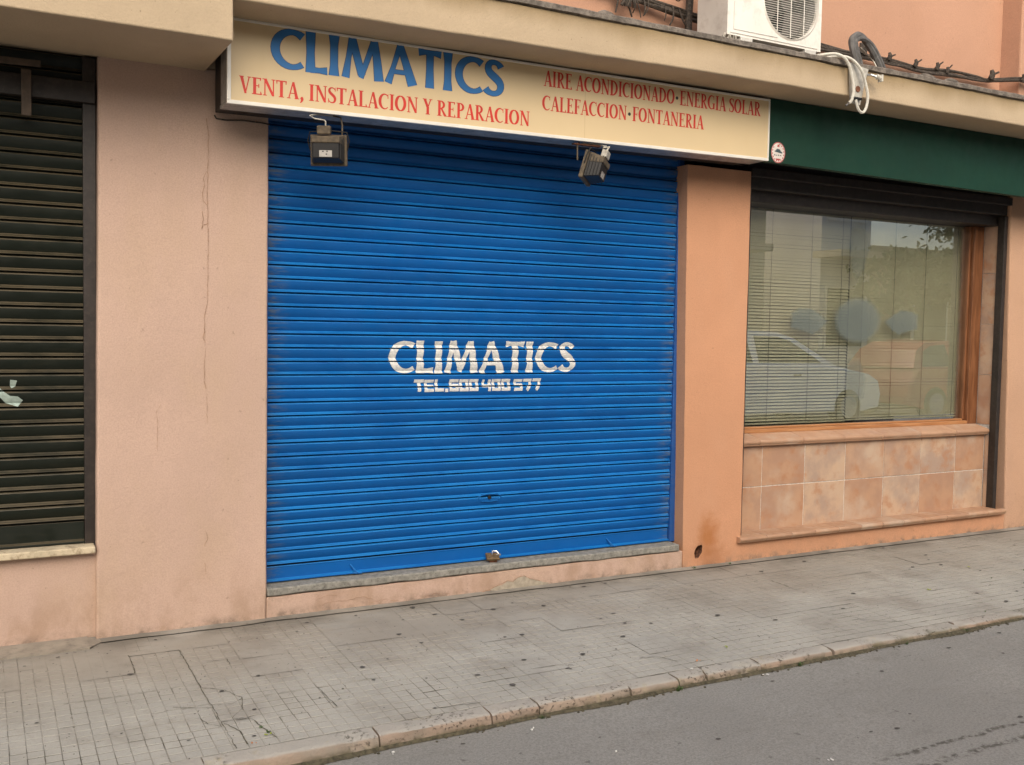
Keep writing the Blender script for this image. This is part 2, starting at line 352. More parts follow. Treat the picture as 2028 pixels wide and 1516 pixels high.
def slab(name, x0, x1, y0, y1, z0, z1, mat, parent, step=.06, amp=.004, bev=.012, top=None, bottom=None, left=None, right=None):
    """plastered block: subdivided front face with gently uneven surface and edges (front at y0)"""
    nx = max(2, int((x1 - x0) / step)); nzz = max(2, int((z1 - z0) / step))
    bm = bmesh.new(); grid = []
    for i in range(nx + 1):
        col = []
        for k in range(nzz + 1):
            u, v = i / nx, k / nzz
            zt = top(lerp(x0, x1, u)) if top else z1
            zb = bottom(lerp(x0, x1, u)) if bottom else z0
            z = lerp(zb, zt, v); xl = left(z) if left else x0; xr = right(z) if right else x1
            x = lerp(xl, xr, u)
            y = y0 + amp * nz(x * 2.1, z * 2.1, y0 * 9) + amp * .4 * nz(x * 11, z * 11, 3)
            e = amp * .55
            if i == 0: x += e * nz(z * 7, 1.3, x1)
            if i == nx: x += e * nz(z * 7, 5.3, x1)
            if k == 0: z += e * nz(x * 7, 2.3, z0)
            if k == nzz: z += e * nz(x * 7, 7.3, z1)
            col.append(bm.verts.new((x, y, z)))
        grid.append(col)
    for i in range(nx):
        for k in range(nzz):
            bm.faces.new((grid[i][k], grid[i + 1][k], grid[i + 1][k + 1], grid[i][k + 1]))
    edge = [e for e in bm.edges if e.is_boundary]
    r = bmesh.ops.extrude_edge_only(bm, edges=edge)
    for g in r['geom']:
        if isinstance(g, bmesh.types.BMVert): g.co.y = y1
    bmesh.ops.recalc_face_normals(bm, faces=bm.faces)
    me = bpy.data.meshes.new(name); bm.to_mesh(me); bm.free(); me.materials.append(mat)
    for p in me.polygons: p.use_smooth = True
    me.set_sharp_from_angle(angle=.7)
    return inst(name, me, parent, bev, 3)

# ------------------------------------------------------------------ ground
def road_z(x, y):
    xx = max(-3, min(9, x)); return -.128 + .0088 * xx + .008 * min(2.2, max(0, -1.56 - y)) + .002 * nz(x * 2, y * 2)
rm = MB(); xs = [-40, -20, -8, -4] + [-2 + .25 * i for i in range(53)] + [14, 18, 26, 40, 60]; ys = [-1.50 - .25 * i for i in range(17)] + [-6.5, -7.5, -9.2]
vsr = [(x, y, road_z(x, y)) for x in xs for y in ys]; ny = len(ys)
rm.add(vsr, [(i * ny + j, i * ny + j + 1, (i + 1) * ny + j + 1, (i + 1) * ny + j) for i in range(len(xs) - 1) for j in range(ny - 1)])
road = rm.build('road', m_road, smooth=True); tag(road, 'grey worn asphalt road in front of the curb', kind='structure')
gm = MB(); gm.face([(-80, -60, -.30), (90, -60, -.30), (90, 60, -.30), (-80, 60, -.30)])
tag(gm.build('ground', m_road), kind='structure')

SL = .0373
def sw(y): return SL * y
T = .2325
walk = MB(); walk.box(-6, 16, -1.46, .1, -.25, sw(-1.46) - .012)
walk = None
wb = MB(); wb.add([(-8, .3, sw(.3) - .0062), (20, .3, sw(.3) - .0062), (20, -1.452, sw(-1.452) - .0062), (-8, -1.452, sw(-1.452) - .0062), (-8, .3, -.3), (20, .3, -.3), (20, -1.452, -.3), (-8, -1.452, -.3)],
               [(0, 3, 2, 1), (4, 5, 6, 7), (0, 1, 5, 4), (1, 2, 6, 5), (2, 3, 7, 6), (3, 0, 4, 7)])
side = wb.build('sidewalk', m_groove); tag(side, 'grey tiled sidewalk below the shop fronts', kind='structure')
def tilemesh(seed, h=.0036):
    r = random.Random(seed); bm = MB(); P = T / 4; g = .0026
    S = T / 2 - .0004; lo = h < .002
    bm.cur = 1
    bm.face([(-S, -S, 0), (S, -S, 0), (S, S, 0), (-S, S, 0)])
    bm.cur = 0
    for i in range(4):
        for j in range(4):
            cx = -T / 2 + P * (i + .5); cy = -T / 2 + P * (j + .5); a = P / 2 - g * r.uniform(.35, .7); b = P / 2 - g * r.uniform(1.0, 1.75); hh = h * r.uniform(.7, 1.1)
            if lo: a = P / 2 - .0006 * r.uniform(.3, 1.2); b = P / 2 - .0012 * r.uniform(.3, 1.4)
            j1 = lambda: r.uniform(-.0006, .0006)
            q = [(cx - a + j1(), cy - b + j1()), (cx + a + j1(), cy - b + j1()), (cx + a + j1(), cy + b + j1()), (cx - a + j1(), cy + b + j1())]
            top = [(cx + (x - cx) * .95, cy + (y - cy) * .95, hh) for x, y in q]; bot = [(x, y, .0004) for x, y in q]
            bm.add(bot + top, [(4, 5, 6, 7)] + [(k, (k + 1) % 4, 4 + (k + 1) % 4, 4 + k) for k in range(4)])
    me = bpy.data.meshes.new('paving_tile'); me.from_pydata(bm.v, [], bm.f); me.materials.append(m_pad); me.materials.append(m_groove)
    for p, k in zip(me.polygons, bm.mi): p.material_index = k
    me.update(); return me
tms = [tilemesh(i, .0030) for i in range(6)]; tml = [tilemesh(i + 50, .0009) for i in range(5)]
cnt = 0; restm = MB(); slope = math.atan(SL)
for i in range(-7, 70):
    cx = .845 + T * 1.0 * (i + .5) + .0
    for j in range(6):
        cy = -1.45 + T * (j + .5)
        vis = (cx > -.15 + 0 * cy) and cx < 8.9 and (cx < 6.4 + (cy + 1.45) * 2.6)
        if vis and cnt < 297:
            low = R.random() < (.0, .03, .06, .16, .40, .62)[j] * (1 if cx < 3.6 else .55) + .12 * nz(cx * 1.2, cy) ; o = inst('paving_tile', R.choice(tml if low else tms), side); cnt += 1
            o.location = (cx + R.uniform(-.001, .001), cy + R.uniform(-.001, .001), sw(cy) - (.0034 if low else .0055) + R.uniform(-.0008, .0012))
            o.rotation_euler = (slope + R.uniform(-.006, .006), R.uniform(-.006, .006), R.choice((0, PI / 2, PI, -PI / 2)) * 1 + R.uniform(-.003, .003))
            # keep the cross slope in world space whatever the quarter turn
            q = Matrix.Rotation(slope, 4, 'X') @ Matrix.Rotation(R.uniform(-.005, .005), 4, 'Y') @ Matrix.Rotation(R.choice((0, PI)) + R.uniform(-.003, .003), 4, 'Z')
            o.rotation_euler = q.to_euler()
        else:
            s = T / 2 - .002; z = .0
            restm.add([(cx - s, cy - s, sw(cy - s) - .002), (cx + s, cy - s, sw(cy - s) - .002), (cx + s, cy + s, sw(cy + s) - .002), (cx - s, cy + s, sw(cy + s) - .002)], [(0, 1, 2, 3)])
o = restm.build('paving_tile_field', m_pad, side, fix=False); o['kind'] = 'stuff'
# mortar strip against the wall
ms = MB(); n = 120
for i in range(n):
    a, b = -1 + i * .09, -1 + (i + 1) * .09
    w0 = -.050 - .022 * nz(a * 4, 3); w1 = -.050 - .022 * nz(b * 4, 3)
    ms.add([(a, w0, sw(w0) + .0012), (b, w1, sw(w1) + .0012), (b, .05, .010 + .006 * nz(b * 5)), (a, .05, .010 + .006 * nz(a * 5))], [(0, 1, 2, 3)])
ms.build('mortar_strip', m_pad, side, fix=False)

# curb stones
curb = bpy.data.objects.new('curb', None); C.objects.link(curb); tag(curb, 'worn pinkish concrete curb along the road', kind='structure')
joints = [-2.2, -1.5, -.62, .05, .72, 1.39, 1.89, 2.12, 2.60, 2.87, 3.05, 3.37, 3.86, 4.35, 4.83, 5.37, 6.02, 6.7, 7.4, 8.1, 8.8, 9.6, 10.4, 11.2, 12.0]
def curbstone(x0, x1, seed):
    bm = bmesh.new(); L = x1 - x0 - .006; nx = max(6, int(L / .035)); f = -1.545
    off = .009 * nz(seed * 3.7); 
    prof = [(-1.455, .0), (-1.49, .0), (-1.520, .0), (-1.536, -.002), (-1.545, -.008), (-1.549, -.018), (-1.551, -.037), (-1.555, -.07), (-1.559, -.10), (-1.562, -.16)]
    cols = []
    for i in range(nx + 1):
        x = x0 + .003 + L * i / nx; col = []
        ed = min(i, nx - i) / 2.0; er = max(0, 1 - ed)
        for k, (y, z) in enumerate(prof):
            zz = sw(-1.455) + (sw(y) - sw(-1.455)) * (1 if k < 4 else 0) + z
            if k >= 4: zz = sw(-1.52) + z
            chip = max(0, nz(x * 9, seed, 4) - .08) * .065 if 2 <= k <= 6 else 0
            yy = y + chip + er * .004 * (k >= 3) + .007 * nz(x * 14, z * 60, seed) + .006 * nz(x * 3.1, seed * 7.)
            zz += -chip * .5 * (k <= 5) - er * .003 * (k <= 5) + .0022 * nz(x * 18, k * .7, seed) + off
            if k == 0: zz = sw(-1.455) - .003 + off * .3
            col.append(bm.verts.new((x, yy, zz)))
        cols.append(col)
    for i in range(nx):
        for k in range(len(prof) - 1):
            bm.faces.new((cols[i][k], cols[i][k + 1], cols[i + 1][k + 1], cols[i + 1][k]))
    for cside in (cols[0], cols[-1]):
        bk = bm.verts.new((cside[0].co.x, -1.455, -.22)); bm.faces.new(cside + [bk])
    bmesh.ops.recalc_face_normals(bm, faces=bm.faces)
    me = bpy.data.meshes.new('curb_stone'); bm.to_mesh(me); bm.free(); me.materials.append(m_curb)
    for p in me.polygons: p.use_smooth = True
    me.set_sharp_from_angle(angle=.9)
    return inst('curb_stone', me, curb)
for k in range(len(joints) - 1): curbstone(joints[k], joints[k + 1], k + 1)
jb = MB(); jb.box(-2.2, 12, -1.522, -1.46, -.25, sw(-1.5) - .03); jb.build('joint_filling', m_gutter, curb)
# dirt and moss lying in the gutter
gb = MB()
x = -1.
while x < 9:
    dx = R.uniform(.02, .05); a = max(0, nz(x * 2.2, 9) + .25) * .03 + .003; b = max(0, nz((x + dx) * 2.2, 9) + .25) * .03 + .003
    a *= R.uniform(.7, 1.2)
    gb.add([(x, -1.555, road_z(x, -1.56) + .014), (x + dx, -1.555, road_z(x + dx, -1.56) + .014), (x + dx, -1.562 - b, road_z(x, -1.56) + .0035), (x, -1.562 - a, road_z(x, -1.56) + .0035)], [(0, 1, 2, 3)])
    x += dx
for i in range(260):
    x = R.uniform(-.5, 7.5)
    if nz(x * 2.2, 9) < -.05 and R.random() < .8: continue
    y = -1.565 - abs(R.gauss(0, .014)); r = R.uniform(.0015, .006); z = road_z(x, y) + .001
    gb.box(-r, r, -r, r, -r * .4, r * .7, rot=Matrix.Rotation(R.uniform(0, 3), 3, 'Z'), at=(x, y, z))
tag(gb.build('gutter_dirt', m_gutter), 'dark strip of moss and dirt in the gutter', 'dirt', kind='stuff')
# weeds
wd = MB()
def tuft(cx, cy, cz, n, s):
    for i in range(n):
        a = R.uniform(0, 2 * PI); l = s * R.uniform(.5, 1.2); t = R.uniform(.15, 1.0)
        d = Vector((math.cos(a) * t, math.sin(a) * t, 1.0)).normalized(); p = Vector((cx, cy, cz)) + Vector((R.uniform(-1, 1), R.uniform(-.4, .4), 0)) * s * .6
        sd_ = Vector((-math.sin(a), math.cos(a), 0)) * s * .13
        m = p + d * l * .6; e = p + d * l + Vector((math.cos(a), math.sin(a), -.3)) * l * .3
        wd.face([p - sd_ * .4, p + sd_ * .4, m + sd_, m - sd_]); wd.face([m - sd_, m + sd_, e])
for x, n, s in ((2.12, 14, .018), (2.85, 26, .026), (3.6, 18, .024), (4.36, 10, .02), (4.84, 12, .02)):
    tuft(x, -1.572, road_z(x, -1.57), n, s)
for x, y, n, s in ((1.0, -1.35, 26, .012), (.98, -1.30, 14, .01), (4.15, -.035, 16, .018), (4.45, -.04, 12, .016), (5.2, -1.42, 10, .01), (5.9, -.95, 14, .012), (6.3, -.9, 14, .012)):
    tuft(x, y, sw(y), n, s)
tag(wd.build('weed', m_leaf, fix=False), 'small green weeds growing in the gutter and joints', 'weeds', kind='stuff')
# broken paving near the left end of the curb
def gcrack(pts, w):
    m = MB(); P = []
    for (x0, y0), (x1, y1) in zip(pts, pts[1:]):
        L = math.hypot(x1 - x0, y1 - y0); k = max(1, int(L / .02))
        for i in range(k): P.append((lerp(x0, x1, i / k) + R.uniform(-.003, .003), lerp(y0, y1, i / k) + R.uniform(-.003, .003)))
    P.append(pts[-1])
    for (x0, y0), (x1, y1) in zip(P, P[1:]):
        dx, dy = x1 - x0, y1 - y0; L = math.hypot(dx, dy) or 1; ww = w * .62 * R.uniform(.3, 1.4) / 2; a, b = -dy / L * ww, dx / L * ww
        m.face([(x0 - a, y0 - b, sw(y0 - b) + .0006), (x1 - a, y1 - b, sw(y1 - b) + .0006), (x1 + a, y1 + b, sw(y1 + b) + .0006), (x0 + a, y0 + b, sw(y0 + b) + .0006)])
    m.build('crack', m_gcrack, side, fix=False)
m_gcrack = simple('dirt_filled_crack', (.085, .075, .052), 1., var=.4, scale=30, dirt=(.05, .06, .02))
for pts, w in (([(.838, -.29), (.842, -.6), (.846, -.9), (.852, -1.2), (.855, -1.44)], .0045), ([(.612, -.28), (.617, -.40), (.608, -.52)], .006), ([(.85, -.80), (.93, -.86), (.98, -.97), (.96, -1.08), (.90, -1.16), (.97, -1.20)], .005),
               ([(.85, -1.0), (.93, -1.02), (.98, -.98)], .004), ([(.70, -.96), (.78, -1.0), (.85, -1.03)], .004), ([(.855, -1.18), (.93, -1.19), (.99, -1.17)], .006), ([(.97, -1.2), (.99, -1.3), (1.02, -1.42)], .007), ([(.86, -1.2), (.90, -1.3), (.90, -1.42)], .009),
               ([(.78, -1.12), (.80, -1.18), (.84, -1.22)], .004), ([(1.31, -.985), (1.315, -1.10), (1.322, -1.22)], .005), ([(.94, -.50), (1.02, -.50), (1.02, -.57)], .005),
               ([(.66, -.985), (.845, -.985)], .0025), ([(.3, -.75), (.845, -.752)], .0022), ([(1.08, -.985), (1.6, -.985)], .0022), ([(2.85, -1.25), (2.95, -1.27), (3.0, -1.36)], .006), ([(2.3, -1.17), (2.42, -1.17), (2.5, -1.2)], .006), ([(1.7, -1.40), (1.9, -1.42)], .007), ([(4.45, -.44), (4.455, -.65)], .008), ([(4.35, -.32), (4.355, -.42)], .006), ([(4.3, -1.1), (4.45, -1.30), (4.6, -1.36)], .006)):
    gcrack(pts, w)
# litter: gum spots, pebbles, a few leaves
lt = MB()
def spot(x, y, z, r, sl=SL, lift=.0005):
    n = 9; ph = R.uniform(0, 6); an = R.uniform(.5, 1)
    pts = []
    for k in range(n):
        a = 2 * PI * k / n; rr = r * R.uniform(.75, 1.2)
        px, py = math.cos(a) * rr, math.sin(a) * rr * an
        pts.append((x + px, y + py, z + sl * py + lift))
    lt.face(pts)
for i in range(80):
    x = R.uniform(.1, 7.5); y = R.uniform(-1.42, -.08); spot(x, y, sw(y) + .001, R.uniform(.006, .017))
for i in range(60):
    x = R.uniform(1.0, 6.5); y = R.uniform(-3.3, -1.65); spot(x, y, road_z(x, y), R.uniform(.005, .015), .0, .003)
tag(lt.build('gum_spot', m_gum, fix=False), 'dark old chewing gum spots on the paving', 'gum spots', kind='stuff')
for mat_, lab, spots in ((m_wl, 'tiny white paper scraps on curb and road', ((1.42, -1.62), (3.0, -1.48), (2.2, -2.0), (2.62, -2.75), (3.35, -1.60), (2.9, -2.45), (2.02, -1.66))),
                         (m_leafy, 'small yellow green leaves fallen on the sidewalk', ((5.25, -.98), (.99, -1.37), (3.35, -1.3), (6.0, -.7))),
                         (m_orl, 'small orange crumbs lying on road and sidewalk', ((1.15, -1.66), (3.1, -1.4), (.92, -1.43)))):
    q = MB()
    for x, y in spots:
        z = sw(y) + .004 if y > -1.5 else road_z(x, y) + .006
        for j in range(3):
            r = R.uniform(.002, .006); q.box(-r, r, -r * .5, r * .5, -.001, .002 + r * .1, rot=Matrix.Rotation(R.uniform(0, 3), 3, 'Z') @ Matrix.Rotation(R.uniform(-.3, .3), 3, 'X'), at=(x + R.uniform(-.012, .012), y + R.uniform(-.008, .008), z + .001 * j))
    tag(q.build('litter', mat_), lab, 'litter', kind='stuff')

# ------------------------------------------------------------------ building
bld = thing('shop_building', 'pink and orange plastered building front with a long cream concrete beam', 'building')
def fz(x, a, b, x0, x1): return lerp(a, b, (x - x0) / (x1 - x0))
p1 = slab('pillar', .512, 1.336, 0, .5, -.1, 2.83, m_pink, bld, left=lambda z: lerp(.499, .522, (z) / 2.8)); p1['label'] = 'wide pale pink pillar left of the blue shutter'
slab('pillar', -1.6, -1.05, 0, .5, -.1, 2.83, m_pink, bld)
p2 = slab('pillar', 4.075, 4.568, 0, .5, -.1, 2.63, m_orange, bld, left=lambda z: lerp(4.083, 4.036, z / 2.6))
p2['label'] = 'narrow orange pillar right of the blue shutter'
p3 = slab('pillar', 7.30, 9.6, 0, .5, -.1, 2.9, m_right, bld, left=lambda z: lerp(7.345, 7.252, z / 2.63)); p3['label'] = 'peach pillar at the right end'
slab('low_wall', -1.05, .512, .03, .3, -.1, .425, m_pink, bld, bev=.004)
slab('low_wall', 1.336, 4.083, .004, .3, -.1, .118, m_pink, bld, bev=.006, step=.05, top=lambda x: .114 + .003 * nz(x * 5))
slab('low_wall', 4.56, 7.34, .004, .3, -.1, .130, m_orange, bld, bev=.006, top=lambda x: .128)
# wall ends over the openings
MB().box(-1.05, 4.3, .26, .5, 2.62, 3.3).build('lintel', m_dark, bld)
MB().box(4.3, 9.6, .34, .5, 2.46, 3.3).build('lintel', m_dark, bld)
slab('upper_wall', -2.0, 10.5, .0, .4, 3.12, 6.5, m_upper, bld, step=.2, amp=.006, bev=0)
slab('pilaster', 7.05, 7.9, -.17, .05, 3.12, 6.5, m_upper, bld, step=.15, amp=.004)
bb = lambda x: lerp(2.998, 3.040, max(0, min(1, (x - 1.02) / 3.2))) + .006 * nz(x * 2.3, 4)
bm_ = slab('beam', 1.022, 10.5, -.61, .0, 3.0, 3.215, m_cream, bld, step=.07, amp=.006, bev=.010, bottom=bb)
bl = slab('beam', -2.2, 1.020, -.61, .0, 2.815, 3.215, m_cream, bld, step=.07, amp=.005, bev=.008); bl['label'] = 'deeper left end of the cream beam'
MB().box(-2.2, 10.5, .0, .3, 2.83, 3.2).build('beam_core', m_cream, bld)
# rough concrete lip
lip = MB(); n = 240
cols = []
for i in range(n + 1):
    x = -2.2 + 12.7 * i / n
    t = 3.250 + .006 * nz(x * 4, 1) + .004 * nz(x * 23, 2); b = 3.214 + .006 * nz(x * 5, 3) + .003 * nz(x * 27, 5)
    f = -.628 + .006 * nz(x * 6, 8) + .004 * nz(x * 31, 6)
    cols.append([(x, -.1, t), (x, f + .012, t), (x, f, t - .008), (x, f + .002, b + .004), (x, -.60, b), (x, -.1, b)])
vv = [p for c in cols for p in c]
lip.add(vv, [(i * 6 + k, i * 6 + (k + 1) % 6, (i + 1) * 6 + (k + 1) % 6, (i + 1) * 6 + k) for i in range(n) for k in range(6)])
lip.build('beam_lip', m_lip, bld, smooth=True)
dl = MB()
for x, wdt in ((5.52, .16), (5.75, .13), (3.0, .1), (2.5, .12)):
    dl.tube([(x + wdt * (k / 5 - .5), -.60 + .012 * R.random(), 3.256 + .006 * math.sin(k * PI / 5)) for k in range(6)], [.004, .011, .014, .013, .01, .004], 6)
tag(dl.build('debris', m_lip, smooth=True), 'dark crusts of dirt on the beam ledge', 'debris', kind='stuff')
# sills
MB().box(-1.05, .497, -.022, .10, .432, .466).build('sill', m_sillc, bld, bevel=.006)
st = slab('threshold', 1.338, 4.05, -.006, .30, .118, .162, m_stone, bld, step=.04, amp=.006, bev=.008, bottom=lambda x: .120 + .006 * nz(x * 6, 2))
MB().prism([(-.118, -.02), (-.118, .002), (-.10, .004), (.03, .014), (.03, -.05)], -1.05, .46).build('cement_fillet', m_fill, bld)
q = MB(); q.add([(.46, -.118, -.02), (.46, -.118, .002), (.46, .02, .012), (.535, -.02, -.0), (.535, -.02, -.02)], [(0, 1, 2, 3, 4), (1, 2, 3), (0, 1, 3, 4)]); q.build('cement_fillet', m_fill, bld)

# hairline cracks and flaked patches in the plaster
def crack(pts, w, name='crack', y=-.0045, parent=bld, mat=m_crackm, jit=.004):
    m = MB(); P = []
    for (x0, z0), (x1, z1) in zip(pts, pts[1:]):
        L = math.hypot(x1 - x0, z1 - z0); k = max(2, int(L / .014))
        for i in range(k):
            t = i / k; P.append((lerp(x0, x1, t) + R.uniform(-jit, jit) * .6, lerp(z0, z1, t) + R.uniform(-jit, jit) * .6))
    P.append(pts[-1])
    for i in range(len(P) - 1):
        (x0, z0), (x1, z1) = P[i], P[i + 1]; dx, dz = x1 - x0, z1 - z0; L = math.hypot(dx, dz) or 1; ww = w * R.uniform(.4, 1.3)
        nx_, nz_ = -dz / L * ww / 2, dx / L * ww / 2
        m.face([(x0 - nx_, y, z0 - nz_), (x1 - nx_, y, z1 - nz_), (x1 + nx_, y, z1 + nz_), (x0 + nx_, y, z0 + nz_)])
    return m.build(name, mat, parent, fix=False)
CR = [(1.021, 2.58), (1.033, 2.507), (1.031, 2.419), (1.029, 2.318), (1.026, 2.2), (1.031, 2.10), (1.030, 2.03), (1.034, 1.965), (1.030, 1.80), (1.027, 1.661), (1.015, 1.60), (1.013, 1.53), (1.016, 1.48)]
crack(CR, .0024)
crack([(1.02, 1.431), (1.013, 1.36), (1.012, 1.28), (1.022, 1.226)], .0022)
crack([(1.022, 2.318), (1.009, 2.28), (1.012, 2.25), (1.002, 2.21), (1.006, 2.17), (1.024, 2.15)], .0025)
crack([(1.001, 2.12), (1.008, 2.08), (.998, 2.03), (1.012, 2.05), (1.03, 2.06)], .0025)
crack([(1.015, 1.53), (1.008, 1.48), (1.018, 1.46)], .002)
crack([(1.026, 1.2), (1.027, 1.05)], .0014)
crack([(.80, 1.15), (.785, 1.12), (.786, 1.0), (.787, .92)], .0013)
for pts in ([(1.02, .50), (1.03, .46), (1.015, .42)], [(1.02, .33), (1.022, .27)], [(1.62, .035), (1.70, .055), (1.78, .05), (1.86, .062), (1.93, .04)],
            [(1.60, .07), (1.66, .09), (1.72, .085)], [(1.9, .02), (2.0, .03), (2.08, .015)], [(2.2, .01), (2.3, .03), (2.4, .02)]):
    crack(pts, .0018, jit=.006, y=-.0035)
def patch(pts, mat, y, parent=bld, name='flaked_patch'):
    m = MB(); m.face([(x, y, z) for x, z in pts]); return m.build(name, mat, parent, fix=False)
patch([(2.66, .012), (2.70, .028), (2.74, .032), (2.775, .052), (2.81, .044), (2.85, .068), (2.89, .070), (2.93, .050), (2.98, .040), (3.02, .022), (3.07, .012), (3.0, -.01), (2.7, -.01)], m_chip, -.0025)
crack([(2.60, .004), (2.66, .014), (2.70, .030), (2.775, .054), (2.81, .046), (2.85, .070), (2.89, .072), (2.93, .052), (3.0, .030)], .003, y=-.0040, jit=.003)

# hole punched in the orange pillar
def punch(o, c, r):
    bm = bmesh.new(); bmesh.ops.create_icosphere(bm, subdivisions=3, radius=1)
    for v in bm.verts:
        d = 1 + .28 * noise.noise(v.co * 1.7 + Vector((4, 2, 1)))
        v.co = Vector((v.co.x * r[0] * d + c[0] + .012 * v.co.z, v.co.y * r[1] + c[1], v.co.z * r[2] * d + c[2]))
    me = bpy.data.meshes.new('cut'); bm.to_mesh(me); bm.free(); me.materials.append(m_hole)
    k = bpy.data.objects.new('cut', me); C.objects.link(k)
    for mm in list(o.modifiers): o.modifiers.remove(mm)
    b = o.modifiers.new('b', 'BOOLEAN'); b.operation = 'DIFFERENCE'; b.object = k; b.solver = 'EXACT'; b.material_mode = 'TRANSFER'
    # the block needs a closed back for a clean cut
    bm = bmesh.new(); bm.from_mesh(o.data); es = [e for e in bm.edges if e.is_boundary]; bmesh.ops.contextual_create(bm, geom=es); bmesh.ops.recalc_face_normals(bm, faces=bm.faces); bm.to_mesh(o.data); bm.free()
    dg = bpy.context.evaluated_depsgraph_get(); nm = bpy.data.meshes.new_from_object(o.evaluated_get(dg)); o.modifiers.clear(); o.data = nm; nm.name = 'pillar'
    bpy.data.objects.remove(k)
    m = o.modifiers.new('bevel', 'BEVEL'); m.width = .010; m.segments = 2; m.limit_method = 'ANGLE'; m.angle_limit = 1.2
punch(p2, (4.212, .01, .100), (.034, .075, .047))

# ------------------------------------------------------------------ glyphs
def arcp(cx, cy, rx, ry, a0, a1, n=12):
    return [(cx + rx * math.cos(math.radians(lerp(a0, a1, i / n))), cy + ry * math.sin(math.radians(lerp(a0, a1, i / n)))) for i in range(n + 1)]
def ribq(pts, w):
    """centre line + widths -> convex quads"""
    n = len(pts); L = []
    if not isinstance(w, (list, tuple)): w = [w] * n
    if len(w) != n:
        m = len(w); w = [lerp(w[min(int(i / (n - 1) * (m - 1)), m - 2)], w[min(int(i / (n - 1) * (m - 1)), m - 2) + 1], i / (n - 1) * (m - 1) - min(int(i / (n - 1) * (m - 1)), m - 2)) for i in range(n)]
    for i, (x, y) in enumerate(pts):
        a = pts[max(i - 1, 0)]; b = pts[min(i + 1, n - 1)]; dx, dy = b[0] - a[0], b[1] - a[1]; l = math.hypot(dx, dy) or 1
        L.append((x - dy / l * w[i] / 2, y + dx / l * w[i] / 2, x + dy / l * w[i] / 2, y - dx / l * w[i] / 2))
    return [[(L[i][2], L[i][3]), (L[i + 1][2], L[i + 1][3]), (L[i + 1][0], L[i + 1][1]), (L[i][0], L[i][1])] for i in range(n - 1)]
def bez(p, n=16):
    out = []
    for s in range(0, len(p) - 1, 3):
        a, b, c, d = p[s:s + 4]
        for i in range(n + (1 if s + 3 >= len(p) - 1 else 0)):
            t = i / n; u = 1 - t
            out.append(tuple(u**3 * a[k] + 3 * u * u * t * b[k] + 3 * u * t * t * c[k] + t**3 * d[k] for k in (0, 1)))
    return out
# heavy flared letters; each entry: (advance, [(points, widths), ...])
SPATH = [(.48, .80), (.40, .98), (.10, .98), (.12, .74), (.14, .55), (.50, .50), (.48, .27), (.46, .04), (.16, .02), (.05, .20)]
def flare(ch):
    if ch == 'C': return .80, [(arcp(.50, .5, .39, .425, 52, 308, 22), [.20, .13, .17, .20, .21, .20, .17, .13, .15])]
    if ch == 'L': return .54, [([(.13, 0), (.13, .5), (.13, 1)], [.23, .19, .23]), ([(.13, .075), (.34, .075), (.53, .085)], [.15, .13, .19])]
    if ch == 'I': return .34, [([(.15, 0), (.15, .25), (.15, .75), (.15, 1)], [.25, .19, .19, .25])]
    if ch == 'M': return 1.06, [([(.09, 0), (.16, .5), (.24, .995)], [.19, .13, .15]), ([(.25, .995), (.49, .10)], [.19, .19]), ([(.47, .03), (.78, .98)], [.12, .15]), ([(.80, .995), (.87, .5), (.92, 0)], [.17, .20, .24])]
    if ch == 'A': return .84, [([(.09, 0), (.22, .42), (.385, .99)], [.18, .12, .14]), ([(.39, 1.), (.56, .5), (.72, 0)], [.17, .20, .25]), ([(.22, .31), (.58, .31)], .12)]
    if ch == 'T': return .66, [([(.33, 0), (.33, .5), (.33, .9)], [.23, .19, .20]), ([(.03, .91), (.2, .925), (.46, .925), (.63, .91)], [.20, .13, .13, .20])]
    if ch == 'S': return .58, [(bez(SPATH, 9), [.20, .13, .14, .18, .21, .22, .21, .18, .14, .15, .20])]
    return .3, []
